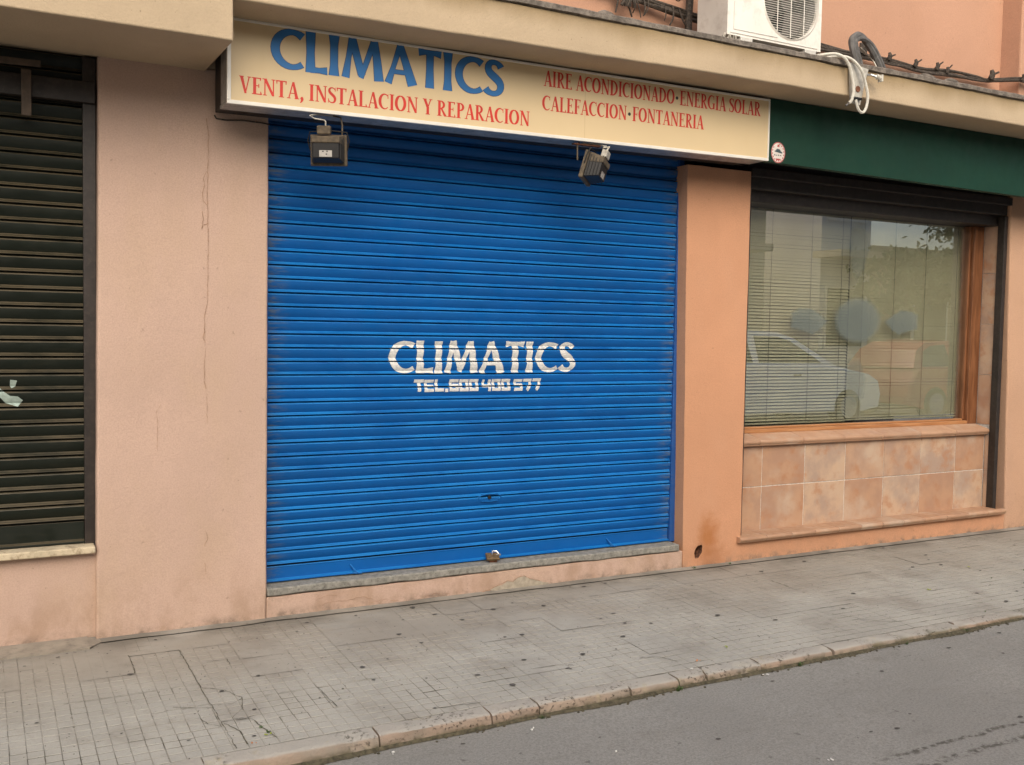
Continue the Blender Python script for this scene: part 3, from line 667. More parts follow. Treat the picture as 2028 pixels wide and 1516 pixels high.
def serif(ch):
    th, tn, sr = .155, .062, .05
    V = lambda x, w=th, a=0., b=1.: ([(x, a), (x, b)], w)
    F = lambda x, y, w=.27: ([(x - w / 2, y), (x + w / 2, y)], sr)
    if ch == 'I': return .33, [V(.16), F(.16, .025), F(.16, .975)]
    if ch == 'L': return .52, [V(.16), F(.15, .025, .25), F(.16, .975), ([(.16, .03), (.44, .03)], .06), ([(.475, .0), (.445, .2)], [.10, .03])]
    if ch == 'E': return .56, [V(.16), F(.12, .025, .2), F(.12, .975, .2), ([(.16, .03), (.46, .03)], .06), ([(.16, .97), (.43, .97)], .06), ([(.16, .52), (.36, .52)], .055), ([(.50, .0), (.465, .2)], [.10, .03]), ([(.455, 1.), (.45, .82)], [.09, .03]), ([(.375, .40), (.375, .64)], .045)]
    if ch == 'F': return .50, [V(.16), F(.16, .025), F(.12, .975, .2), ([(.16, .97), (.43, .97)], .06), ([(.16, .50), (.36, .50)], .055), ([(.46, 1.), (.455, .80)], [.09, .03]), ([(.375, .38), (.375, .62)], .045)]
    if ch == 'N': return .70, [V(.13, .065), ([(.14, .99), (.56, .02)], [.15, .13]), V(.57, .065), F(.13, .025, .2), F(.10, .975, .2), F(.57, .975, .2)]
    if ch == 'V': return .64, [([(.13, .98), (.34, .0)], [.16, .11]), ([(.33, .0), (.52, .98)], [.05, .065]), F(.13, .975, .24), F(.53, .975, .2)]
    if ch == 'Y': return .60, [([(.12, .98), (.32, .42)], [.155, .15]), ([(.31, .42), (.48, .98)], [.06, .07]), V(.31, th, 0, .46), F(.31, .025), F(.12, .975, .24), F(.49, .975, .19)]
    if ch == 'T': return .58, [V(.29), F(.29, .025), ([(.03, .965), (.55, .965)], .07), ([(.045, 1.), (.05, .78)], [.08, .035]), ([(.535, 1.), (.53, .78)], [.08, .035])]
    if ch == 'A': return .64, [([(.10, .0), (.32, .98)], [.055, .07]), ([(.33, 1.), (.53, .0)], [.12, .165]), ([(.18, .32), (.44, .32)], .055), F(.10, .025, .19), F(.53, .025, .24)]
    if ch == 'O': return .70, [(arcp(.34, .5, .255, .46, 90, 450, 24), [.065, .15, .17, .15, .065, .15, .17, .15, .065])]
    if ch == 'C': return .62, [(arcp(.36, .5, .275, .46, 50, 312, 18), [.06, .07, .12, .17, .17, .12, .07, .05]), ([(.555, .98), (.55, .70)], [.03, .05]), ]
    if ch == 'G': return .70, [(arcp(.36, .5, .275, .46, 50, 305, 18), [.06, .07, .12, .17, .17, .12, .07, .06]), ([(.555, .98), (.55, .70)], [.03, .05]), V(.56, th * .9, .04, .42), F(.56, .42, .24)]
    if ch == 'D': return .68, [V(.16), F(.12, .025, .2), F(.12, .975, .2), (arcp(.20, .5, .36, .465, -90, 90, 16), [.06, .12, .165, .12, .06])]
    if ch in 'PR':
        g = [V(.16), F(.16, .025), F(.12, .975, .2), (arcp(.22, .735, .22, .235, -90, 90, 12), [.055, .12, .15, .12, .055]), ([(.16, .97), (.24, .97)], .055), ([(.16, .50), (.24, .50)], .055)]
        return (.54, g) if ch == 'P' else (.63, g + [([(.28, .50), (.52, .03)], [.10, .15]), F(.55, .022, .15)])
    if ch == 'S': return .48, [(bez([(.40, .84), (.36, 1.0), (.08, 1.0), (.09, .76), (.10, .56), (.43, .50), (.41, .24), (.40, -.02), (.12, -.02), (.06, .18)], 7), [.05, .065, .10, .15, .17, .15, .10, .065, .05]), ([(.42, .99), (.415, .74)], [.025, .05]), ([(.05, .01), (.055, .28)], [.025, .05])]
    if ch == ',': return .26, [(bez([(.11, .14), (.20, .10), (.20, -.10), (.06, -.2)], 5), [.16, .15, .03])]
    if ch == '.': return .42, [('dot', .19, .45, .115)]
    return .26, []
def layout(text, font, x0, x1, kern=0.):
    adv = [font(c)[0] + kern for c in text]; tot = sum(adv) - kern; s = (x1 - x0) / tot; x = x0; out = []
    for c, a in zip(text, adv): out.append((c, x, s)); x += a * s
    return out
SX0, SX1 = 1.052, 4.412
def sb(x): return lerp(2.598, 2.640, (x - SX0) / (SX1 - SX0))
def st_(x): return lerp(3.000, 3.024, (x - SX0) / (SX1 - SX0))
YS = -.33
def signtext(text, font, x0, x1, v0, h, mat, parent, y=YS - .0006, grow=0., name='letter', only=None, vslope=0.):
    k = 0
    for ch, x, s in layout(text, font, x0, x1):
        if only is not None and (ch == '.') != only: continue
        m = MB()
        for st in font(ch)[1]:
            k += 1; yy = y - .00005 * (k % 6)
            if st[0] == 'dot':
                quads = [[(st[1] + st[3] * math.cos(a), st[2] * 1. + st[3] * math.sin(a) * s / h) for a in [2 * PI * q / 14 for q in range(14)]]]
            else:
                w_ = st[1]
                if grow: w_ = [q + grow for q in w_] if isinstance(w_, (list, tuple)) else w_ + grow
                quads = ribq(st[0], w_)
            for qd in quads: m.face([(x + px * s, yy, sb(x + px * s) + v0 + vslope * (x + px * s - x0) + py * h) for px, py in qd])
        if m.f: m.build(name, mat, parent, fix=False)

# ------------------------------------------------------------------ sign box
sign = thing('shop_sign', 'long cream light box sign reading CLIMATICS above the blue shutter', 'sign')
def sbox(x0, x1, y0, y1, d0, d1, mat, name, bev=0):   # d: inset from bottom/top
    m = MB(); m.box(x0, x1, y0, y1, sb(x0) + d0, st_(x0) + d1, sb(x1) + d0, st_(x1) + d1); return m.build(name, mat, sign, bevel=bev)
sbox(SX0 + .018, SX1 - .010, YS, YS + .02, .018, -.012, m_panel, 'panel')
def bar(x0, x1, ya, yb, f0, f1, mat, name, bev=.002):
    m = MB(); m.box(x0, x1, ya, yb, f0(x0), f1(x0), f0(x1), f1(x1)); return m.build(name, mat, sign, bevel=bev)
bar(SX0, SX1, YS - .006, YS + .012, sb, lambda x: sb(x) + .018, m_aluw, 'frame')
bar(SX0, SX1, YS - .006, YS + .012, lambda x: st_(x) - .012, st_, m_aluw, 'frame')
bar(SX0, SX0 + .018, YS - .006, YS + .012, lambda x: sb(x) + .0185, lambda x: st_(x) - .0125, m_aluw, 'frame')
bar(SX1 - .010, SX1, YS - .006, YS + .012, lambda x: sb(x) + .0185, lambda x: st_(x) - .0125, m_aluw, 'frame')
bar(SX0 + .003, SX1 - .003, YS + .0125, YS + .17, lambda x: sb(x) + .003, lambda x: sb(x) + .020, m_alu, 'bottom_tray')
bar(SX0 + .003, SX0 + .016, YS + .0125, YS + .15, lambda x: sb(x) + .022, lambda x: st_(x) - .003, m_alu, 'side_cheek')
bar(SX1 - .016, SX1 - .003, YS + .0125, YS + .15, lambda x: sb(x) + .022, lambda x: st_(x) - .003, m_alu, 'side_cheek')
bar(SX0 + .012, SX1 - .012, YS + .172, -.012, lambda x: sb(x) + .014, lambda x: st_(x) - .02, m_brownmetal, 'case')
m = MB(); m.box(SX0 + .03, SX1 + .02, YS + .035, YS + .05, 2.95, 3.035, 2.97, 3.065); m.build('gap_shade_strip', m_block, sign)  # black strip standing in for the shadow gap between sign top and soffit
for word, x0, x1 in (('CLIMATICS', 1.257, 2.527),):
    signtext(word, flare, x0, x1, .192, .196, m_bluel, sign, grow=.012, name='letter_outline', y=YS - .0003, vslope=-.005)
    signtext(word, flare, x0, x1, .192, .196, m_bluev, sign, grow=-.014, y=YS - .0009, vslope=-.005)
signtext('VENTA, INSTALACION Y REPARACION', serif, 1.108, 2.690, .056, .080, m_red, sign, vslope=-.004)
signtext('AIRE ACONDICIONADO.ENERGIA SOLAR', serif, 2.772, 4.338, .279, .086, m_red, sign, only=False, vslope=-.005)
signtext('AIRE ACONDICIONADO.ENERGIA SOLAR', serif, 2.772, 4.338, .279, .086, m_black, sign, only=True, vslope=-.005)
signtext('CALEFACCION.FONTANERIA', serif, 2.765, 3.893, .147, .082, m_red, sign, only=False)
signtext('CALEFACCION.FONTANERIA', serif, 2.765, 3.893, .147, .082, m_black, sign, only=True)
q = MB(); q.tube([(1.06, -.008, 2.60), (1.07, -.006, 2.585), (1.12, -.006, 2.582), (1.2, -.006, 2.590), (1.3, -.006, 2.588), (1.34, .0, 2.585)], .004, 6)
tag(q.build('cable', m_cable, smooth=True), 'thin brown wire under the left end of the sign', 'cable')

# ------------------------------------------------------------------ blue shutter
PT = .0735
PROF = [(0.00, -.002), (.008, .0095), (.035, .0140), (.09, .0165), (.22, .0160), (.40, .0130), (.55, .0085), (.70, .0015), (.715, .0030), (.785, .0078), (.80, .0072), (.812, .0088), (.878, .0130), (.892, .0124), (.898, .0010), (.915, -.010), (1.0, -.010)]
def prof(t):
    t = t % 1.0
    for (a, da), (b, db) in zip(PROF, PROF[1:]):
        if a <= t <= b: return lerp(da, db, (t - a) / (b - a) if b > a else 0)
    return 0.
def slatmesh(x0, x1, pt, k=1., segs=14, seed=0):
    m = MB(); L = len(PROF); vs = []
    for i in range(segs + 1):
        x = lerp(x0, x1, i / segs); wz = .0007 * nz(x * 2.4, seed * 3.1); wy = .0011 * nz(x * 2.2, seed * 5.7)
        for t, d in PROF: vs.append((x, -d * k + wy, -t * pt + wz))
    fs = [(i * L + j, (i + 1) * L + j, (i + 1) * L + j + 1, i * L + j + 1) for i in range(segs) for j in range(L - 1)]
    m.add(vs, fs)
    me = bpy.data.meshes.new('slat'); me.from_pydata(m.v, [], m.f)
    for p in me.polygons: p.use_smooth = True
    me.set_sharp_from_angle(angle=.5); me.update(); return me
BY = .118; ZB = .2535
shut = thing('roller_shutter', 'closed bright blue metal roller shutter with white painted lettering', 'shutter')
bms = []
for s_ in range(4):
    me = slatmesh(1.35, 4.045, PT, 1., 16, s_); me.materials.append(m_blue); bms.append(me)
NS = 33
for i in range(NS):
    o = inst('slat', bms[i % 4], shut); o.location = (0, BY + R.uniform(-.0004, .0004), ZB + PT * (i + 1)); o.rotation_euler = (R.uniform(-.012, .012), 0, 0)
MB().box(1.336, 4.083, BY + .012, BY + .02, .17, 2.75).build('backing', m_block, shut)
# bottom rail: flat plate with a rolled foot and an upper lip
m = MB(); m.prism([(BY + .004, ZB - .004), (BY - .006, ZB - .004), (BY - .008, ZB - .008), (BY - .006, ZB - .012), (BY - .006, .182), (BY - .026, .177), (BY - .027, .170), (BY + .004, .170)], 1.362, 4.035)
m.build('bottom_rail', m_blue, shut, smooth=True, ang=.4, bevel=.001)
for x0, x1 in ((1.338, 1.36), (4.038, 4.081)):
    MB().box(x0, x1, BY - .028, BY + .03, .163, 2.72).build('guide_rail', m_bluedk, shut, bevel=.003)
MB().box(4.041, 4.046, BY - .0282, BY + .0, .17, 2.7).build('guide_lip', m_bluedk, shut)
# handle plate, hooks
q = MB(); zc = .545; xc = 2.70
for sx in (-1, 1): q.tube([(xc + sx * .078 * math.cos(a), BY - .018 - .004 * math.sin(a), zc + .020 * math.sin(a)) for a in [PI * k / 8 - PI / 2 for k in range(9)]], .0028, 6)
q.tube([(xc - .055, BY - .019, zc - .021), (xc, BY - .02, zc - .026), (xc + .055, BY - .019, zc - .021)], .003, 6)
q.tube([(xc - .055, BY - .016, zc + .019), (xc, BY - .017, zc + .022), (xc + .055, BY - .016, zc + .019)], .003, 6)
q.build('handle_ring', m_blue, shut, smooth=True)
MB().cyl((xc - .002, BY - .018, zc), (0, 1, 0), .011, .012, 12).build('keyhole', m_dark, shut, bevel=.002)
for xh, zh in ((1.868, .176), (3.585, .178)):
    q = MB(); q.tube([(xh - .035, BY - .007, zh + .045), (xh - .010, BY - .030, zh + .008), (xh + .010, BY - .040, zh - .004)], [.004, .0055, .006], 8); q.tube([(xh - .02, BY - .030, zh - .002), (xh + .025, BY - .038, zh - .002)], .005, 8)
    q.build('pull_hook', m_blue, shut, smooth=True)
# padlock block at the foot
lk = thing('floor_lock', 'small worn brass lock on the stone threshold at the middle of the blue shutter', 'lock')
q = MB(); rz = Matrix.Rotation(-.25, 3, 'Z') @ Matrix.Rotation(.5, 3, 'X')
q.box(-.040, .040, -.028, .028, -.008, .008, rot=rz, at=(2.700, .050, .196)); q.build('lock_plate', m_lockm, lk, bevel=.003)
MB().box(-.024, .024, -.018, .018, -.020, .018, rot=rz, at=(2.706, .058, .172)).build('lock_body', m_rust, lk, bevel=.004)
MB().tube([(2.70, .06, .205), (2.71, .075, .222), (2.735, .07, .222), (2.745, .055, .205)], .006, 8).build('shackle', m_chrome, lk, smooth=True)
MB().box(2.725, 2.755, .045, .07, .198, .210).build('keeper', m_chrome, lk, bevel=.003)

# white lettering painted over the corrugation
def clip(poly, z0, z1):
    for s_, z in ((1, z0), (-1, z1)):
        out = []
        for i in range(len(poly)):
            a, b = poly[i], poly[(i + 1) % len(poly)]; ia = s_ * (a[1] - z) >= 0; ib = s_ * (b[1] - z) >= 0
            if ia: out.append(a)
            if ia != ib:
                t = (z - a[1]) / (b[1] - a[1]); out.append((lerp(a[0], b[0], t), z))
        poly = out
        if len(poly) < 3: return []
    return poly
def onslats(quads, mb, lift):
    for qd in quads:
        za = min(p[1] for p in qd); zb = max(p[1] for p in qd)
        s0 = int(math.floor((za - ZB) / PT)); s1 = int(math.floor((zb - ZB) / PT))
        for s_ in range(s0, s1 + 1):
            topz = ZB + PT * (s_ + 1)
            for (ta, da), (tb, db) in zip(PROF, PROF[1:]):
                zz1, zz0 = topz - ta * PT, topz - tb * PT
                if tb > .99 or ta > .92: pass
                pl = clip(qd, zz0, zz1)
                if len(pl) < 3: continue
                def Y(z):
                    t = (zz1 - z) / (zz1 - zz0); return BY - lerp(da, db, t) - lift
                zs = [p[1] for p in pl]
                if max(zs) - min(zs) < 1e-7: continue
                mb.face([(p[0], Y(p[1]), p[1]) for p in pl])
def paint(text, font, x0, x1, z0, h, kern=0., edge=0., hand=.004):
    for ch, x, s in layout(text, font, x0, x1, kern):
        mb = MB(); k = 0; zof = R.uniform(-hand, hand) * .5
        for st in font(ch)[1]:
            k += 1; qs = ribq(st[0], st[1]); qs = [[(x + px * s, z0 + zof + py * h) for px, py in qd] for qd in qs]
            onslats(qs, mb, .0021 + .00012 * (k % 4))
        if mb.f: mb.build('painted_letter', m_white, shut, fix=False)
def techno(ch):
    W = .30; t = .31
    H = lambda y, a=0., b=1.: ([(a, y), (b, y)], .27)
    V_ = lambda x, a=0., b=1.: ([(x, a), (x, b)], t)
    B, Mi, To = .13, .5, .87
    d = {'T': [([(0, To), (1.05, To)], .27), ([(.55, 0), (.55, .75)], .36)], 'E': [V_(.15), H(B), ([(.2, Mi), (.95, Mi)], .17), H(To)], 'L': [V_(.17), H(B)], '.': [([(.0, .13), (.36, .13)], .28)],
         '6': [V_(.15), H(B), ([(.2, .52), (.98, .52)], .2), H(To), V_(.85, 0, .6)], '0': [V_(.15), V_(.85), H(B), H(To)],
         '4': [([(.16, 1.), (.08, .42)], .26), ([(0, .46), (1., .46)], .24), ([(.80, 0), (.84, 1.)], .32)], '5': [H(B), V_(.85, .05, .6), ([(.1, .52), (.95, .52)], .2), V_(.15, .5, .95), H(To)],
         '7': [H(To), ([(.86, .9), (.80, .5), (.42, 0)], [.28, .30, .34])]}
    if ch == ' ': return .34, []
    return (.5 if ch == '.' else 1.1), d[ch]
ZT = 1.290
paint('CLIMATICS', flare, 2.046, 3.284, 1.292, .186)
paint('TEL.600 400 577', techno, 2.204, 3.046, 1.184, .070)

# ------------------------------------------------------------------ left dark green shutter
GP = .0802; GZ = .572 + .004
sh2 = thing('roller_shutter', 'dark green almost black closed roller shutter at the left edge', 'shutter')
gms = []
for s_ in range(3):
    me = slatmesh(-1.05, .460, GP, 1.05, 10, s_ + 20); me.materials.append(m_green); gms.append(me)
for i in range(28):
    o = inst('slat', gms[i % 3], sh2); o.location = (0, .098 + R.uniform(-.0005, .0005), GZ + GP * (i + 1)); o.rotation_euler = (R.uniform(-.012, .012), 0, 0)
m = MB(); m.prism([(.10, GZ - .003), (.090, GZ - .003), (.090, .486), (.068, .480), (.067, .471), (.11, .471)], -1.05, .455); m.build('bottom_rail', m_green, sh2, bevel=.001)
MB().box(-1.05, .50, .112, .12, .47, 2.85).build('backing', m_block, sh2)
MB().box(.4565, .515, .062, .13, .466, 2.82).build('guide_rail', m_brownmetal, sh2, bevel=.003)
MB().box(-1.05, .512, .04, .13, 2.60, 2.70).build('top_rail', m_brownmetal, sh2, bevel=.004)
# pale painted squiggle over slats (cropped by the photograph)
gq = MB()
_B, _Z, _P = BY, ZB, PT
BY, ZB, PT = .098, GZ, GP
m_pale = simple('pale_grey_green_paint', (.30, .37, .33), .6, var=.2, scale=30)
for st in [([(.04, 1.215), (.075, 1.232), (.10, 1.205), (.125, 1.18), (.165, 1.17), (.178, 1.185)], [.03, .035, .03, .04, .05, .03]), ([(.150, 1.272), (.146, 1.245), (.150, 1.238)], [.030, .024, .022]), ([(-.1, 1.20), (-.04, 1.24), (.02, 1.22), (.045, 1.19)], .03)]:
    onslats(ribq(*st), gq, .0016)
gq.build('painted_letter', m_pale, sh2, fix=False)
BY, ZB, PT = _B, _Z, _P
hb = thing('awning_bracket', 'brown T shaped metal bracket hanging before the dark green shutter', 'bracket')
m_br = simple('brown_painted_iron', (.07, .047, .03), .7, var=.25, scale=30)
MB().box(-.6, .272, -.02, .0, 2.712, 2.745, 2.728, 2.757).build('bar', m_br, hb, bevel=.003)
MB().box(.19, .232, -.016, .0, 2.50, 2.711).build('stem', m_br, hb, bevel=.003)

# ------------------------------------------------------------------ window bay
win = thing('shop_window', 'wood framed shop window with venetian blinds over mottled terracotta tiles', 'window')
XL, XR = 4.50, 7.235
MB().box(7.222, 7.262, .026, .088, .165, 2.52).build('guide_rail', m_brownmetal, win, bevel=.003)
MB().box(4.572, 4.60, .026, .088, .165, 2.52).build('guide_rail', m_brownmetal, win, bevel=.003)
# dark roller housing, stepped
MB().box(4.50, 7.262, .095, .34, 2.448, 2.80).build('roller_housing', m_brownmetal, win, bevel=.004)
MB().box(4.570, 7.255, .030, .092, 2.525, 2.80).build('roller_housing', m_brownmetal, win, bevel=.006)
MB().box(4.569, 7.258, -.01, .028, 2.60, 2.66).build('housing_edge', m_brownmetal, win, bevel=.004)
# wood frame
FY = .215
MB().box(7.118, 7.233, FY, .31, .845, 2.447).build('frame_stile', m_wood, win, bevel=.004)
MB().box(7.098, 7.1175, FY + .03, .31, .882, 2.447).build('frame_bead', m_wood, win, bevel=.003)
MB().box(4.50, 4.62, FY, .31, .845, 2.447).build('frame_stile', m_wood, win, bevel=.004)
MB().box(4.6205, 7.1175, FY, .31, .845, .872).build('frame_rail', m_woodh, win, bevel=.004)
MB().box(4.6205, 7.0975, FY + .03, .31, .873, .886).build('frame_bead', m_woodh, win, bevel=.003)
g = MB(); g.box(4.62, 7.11, .262, .267, .884, 2.46); g.build('pane', m_glass, win)
# frosted decals on the pane
def decal(pts, op=.6, y=.2605):
    cx_ = sum(p[0] for p in pts) / len(pts); cz_ = sum(p[1] for p in pts) / len(pts); n = len(pts); m = MB()
    V_ = [(cx_ + (x - cx_) * k, y, cz_ + (z - cz_) * k) for k in (.86, 1.10) for x, z in pts]
    m.add(V_, [tuple(range(n))] + [(k, (k + 1) % n, n + (k + 1) % n, n + k) for k in range(n)])
    o = m.build('decal', m_frost, win, fix=False); a = o.data.attributes.new('film', 'FLOAT', 'POINT')
    for i in range(2 * n): a.data[i].value = op if i < n else 0.
    return o
decal([(5.885 + .235 * math.cos(a), 1.665 + .165 * math.sin(a)) for a in [2 * PI * k / 36 for k in range(36)]])
def fish(cx, cz, s, fl):
    pts = [(-.17, .055), (-.10, .085), (.02, .090), (.10, .055), (.19, .0), (.12, -.06), (.04, -.10), (-.05, -.075), (-.17, -.055)]
    return [(cx + fl * x * s, cz + z * s) for x, z in pts]
decal(fish(5.385, 1.652, 1.0, 1)); decal(fish(6.37, 1.660, 1.0, -1))
decal([(5.79, 2.37), (5.93, 2.37), (5.97, 2.20), (5.94, 2.06), (5.86, 1.97), (5.80, 2.06), (5.775, 2.20)], .28)
decal([(5.80, 1.36), (5.92, 1.37), (5.99, 1.22), (5.97, 1.08), (5.88, 1.02), (5.80, 1.08), (5.79, 1.22)], .22)
# interior
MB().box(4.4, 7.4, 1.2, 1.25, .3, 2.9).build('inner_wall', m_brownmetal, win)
# blinds
def blind(x0, x1, y, z0, z1, pitch, tilt, label, cords, sag=0.):
    t = thing('venetian_blind', label, 'blind', group=None)
    m = MB(); n = int((z1 - z0) / pitch)
    for i in range(n):
        z = z0 + .03 + i * pitch; d = .0125; tt = tilt + .45 * max(0, (z - 1.2)) + R.uniform(-.03, .03)
        segs = 10; vs = []
        for k in range(segs + 1):
            x = lerp(x0, x1, k / segs); zz = z + .0015 * nz(x * 1.3, i * .35, 4) * (3 if sag else 1)
            if sag and i < 5: zz += (5 - i) * .0035 * math.sin(PI * k / segs) * nz(i, 3) 
            for a in (-1, 0, 1): vs.append((x, y + a * d * math.cos(tt), zz + a * d * math.sin(tt) + (.0022 if a == 0 else 0)))
        m.add(vs, [(k * 3 + a, (k + 1) * 3 + a, (k + 1) * 3 + a + 1, k * 3 + a + 1) for k in range(segs) for a in (0, 1)])
    o = m.build('slats', m_blind, t, fix=False, smooth=True, ang=2); o['kind'] = 'stuff'
    for k, xc in enumerate(cords):
        MB().tube([(xc, y - .014, z0 + .01), (xc + .006, y - .014, z1)], .0016, 5).build('cord', m_cord, t)
    MB().box(x0, x1, y - .012, y + .012, z0, z0 + .012).build('bottom_bar', m_blind, t, bevel=.002)
    MB().box(x0, x1, y - .016, y + .016, z1, z1 + .03).build('head_rail', m_blind, t, bevel=.002)
    return t
blind(4.40, 5.855, .335, .892, 2.47, .0235, .80, 'cream venetian blind with open slats behind the left half of the window', (4.66, 5.06, 5.45, 5.76), 1)
blind(5.865, 7.16, .335, .897, 2.47, .0225, 1.0, 'cream venetian blind with closed slats behind the right half of the window', (5.99, 6.33, 6.68, 7.05), 1)
# tile panel under the sill
TY = .13
MB().box(4.45, 7.235, TY + .004, .3, .14, .79).build('grout_bed', m_grout, win)
def tile(x0, x1, z0, z1, y=TY, th=.012, name='tile'):
    m = MB(); g_ = .003; m.box(x0 + g_, x1 - g_, y, y + th, z0 + g_, z1 - g_); o = m.build(name, m_tile, win, bevel=.0015, segs=1)
    o.rotation_euler = (0, 0, 0); return o
xs_ = [4.458, 4.862, 5.266, 5.670, 6.074, 6.478, 6.882, 7.226]
for a, b in zip(xs_, xs_[1:]):
    tile(a, b, .165, .478, TY + R.uniform(-.001, .001)); tile(a, b, .478, .768, TY + R.uniform(-.001, .001))
# right reveal lined with tiles (face towards -X)
zz_ = [.845, 1.25, 1.66, 2.07, 2.447]
MB().box(7.239, 7.27, .09, .24, .16, 2.45).build('grout_bed', m_grout, win)
for a, b in zip(zz_, zz_[1:]):
    MB().box(7.2335, 7.2385, .092, FY - .002, a + .002, b - .002).build('tile', m_tile, win, bevel=.001, segs=1)
for a, b in ((.165, .478), (.478, .765)):
    MB().box(7.2275, 7.2385, .092, TY - .003, a + .002, b - .002).build('tile', m_tile, win, bevel=.001, segs=1)
def nose(x0, x1, y_front, z_top, z_bot, yb, zb_top, seed):
    h = z_top - z_bot; r = h * .5
    pr_ = [(yb, z_bot - .0), (y_front + .018, z_bot), (y_front + .012, z_bot + .006), (y_front + .010, z_bot + h * .30), (y_front + .004, z_bot + h * .38), (y_front, z_bot + h * .62), (y_front + .003, z_bot + h * .86), (y_front + .012, z_top), (yb, zb_top)]
    m = MB(); m.prism(pr_, x0 + .0015, x1 - .0015); o = m.build('sill_tile', m_nose, win, smooth=True, ang=.5, bevel=.0015, segs=1); return o
xs2 = [4.47, 4.80, 5.205, 5.610, 6.015, 6.425, 6.83, 7.222]
for k, (a, b) in enumerate(zip(xs2, xs2[1:])): nose(a, b, .082, .815, .768, FY + .002, .846, k)
xs3 = [4.533, 4.77, 5.00, 5.22, 5.45, 5.68, 5.90, 6.12, 6.35, 6.60, 6.85, 7.08, 7.306]
for k, (a, b) in enumerate(zip(xs3, xs3[1:])): nose(a, b, -.045, .170 + .006 * k / 12, .130, TY + .002 if k not in (0, 11) else -.002, .172 + .004 * k / 12, k + 30)
nose(4.57, 4.77, -.0035, .1695, .1305, TY + .002, .172, 50); nose(7.08, 7.226, -.0035, .1755, .1305, TY + .002, .176, 51)

# green fascia over the window
fa = thing('fascia', 'dark green metal fascia board above the shop window', 'fascia')
m = MB(); m.box(4.425, 9.6, -.322, -.305, 2.640, 3.035, 2.585, 3.040); m.build('face', m_fascia, fa, bevel=.002)
m = MB(); m.box(4.4255, 9.6, -.3045, -.27, 2.641, 2.652, 2.586, 2.597); m.build('bottom_return', m_fascia, fa)
MB().box(4.4255, 4.432, -.3045, -.02, 2.652, 3.0).build('end_return', m_brownmetal, fa)
MB().box(4.30, 9.6, .02, .30, 2.70, 2.99).build('back_board', m_dark, fa)
# round sticker
stk = thing('round_sticker', 'small round white and red sticker on the left end of the green fascia', 'sticker')
cx, cz = 4.500, 2.703; ry = .0
def disc(r0, r1, mat, y, name, n=36, a0=0, a1=360, sx=.90):
    m = MB()
    for k in range(n):
        t0, t1 = math.radians(lerp(a0, a1, k / n)), math.radians(lerp(a0, a1, (k + 1) / n))
        m.face([(cx + sx * r0 * math.cos(t0), y, cz + r0 * math.sin(t0)), (cx + sx * r0 * math.cos(t1), y, cz + r0 * math.sin(t1)), (cx + sx * r1 * math.cos(t1), y, cz + r1 * math.sin(t1)), (cx + sx * r1 * math.cos(t0), y, cz + r1 * math.sin(t0))])
    return m.build(name, mat, stk, fix=False)
m_stw = simple('sticker_white', (.72, .66, .60), .5); m_str = simple('sticker_red', (.42, .05, .05), .5); m_std = simple('sticker_dark', (.05, .08, .09), .5)
disc(.0001, .066, m_stw, -.3228, 'sticker_face'); disc(.060, .0655, m_str, -.3231, 'rim'); 
for k in range(16):
    if 4 <= k <= 5: continue
    disc(.049, .056, m_str, -.3231, 'rim_letter', 2, 22.5 * k + 3, 22.5 * k + 14)
m = MB()
for qd in ([(-.03, .004), (.034, -.004), (.034, .004), (.022, .010), (.012, .022), (-.012, .024), (-.020, .012), (-.030, .010)], [(-.036, -.020), (-.028, -.010), (-.020, -.020)], [(-.018, -.020), (-.012, -.012), (-.006, -.020)], [(-.002, -.020), (.004, -.010), (.010, -.020)], [(.014, -.020), (.018, -.012), (.030, -.019)]):
    m.face([(cx + a, -.3231, cz + b) for a, b in qd])
m.build('sticker_picture', m_std, stk, fix=False)
m = MB()
for qd in ([(-.010, .036), (.010, .036), (.006, .050), (-.006, .050)], [(-.022, -.038), (.022, -.038), (.014, -.048), (-.014, -.048)]): m.face([(cx + a, -.3231, cz + b) for a, b in qd])
m.build('sticker_mark', m_str, stk, fix=False)

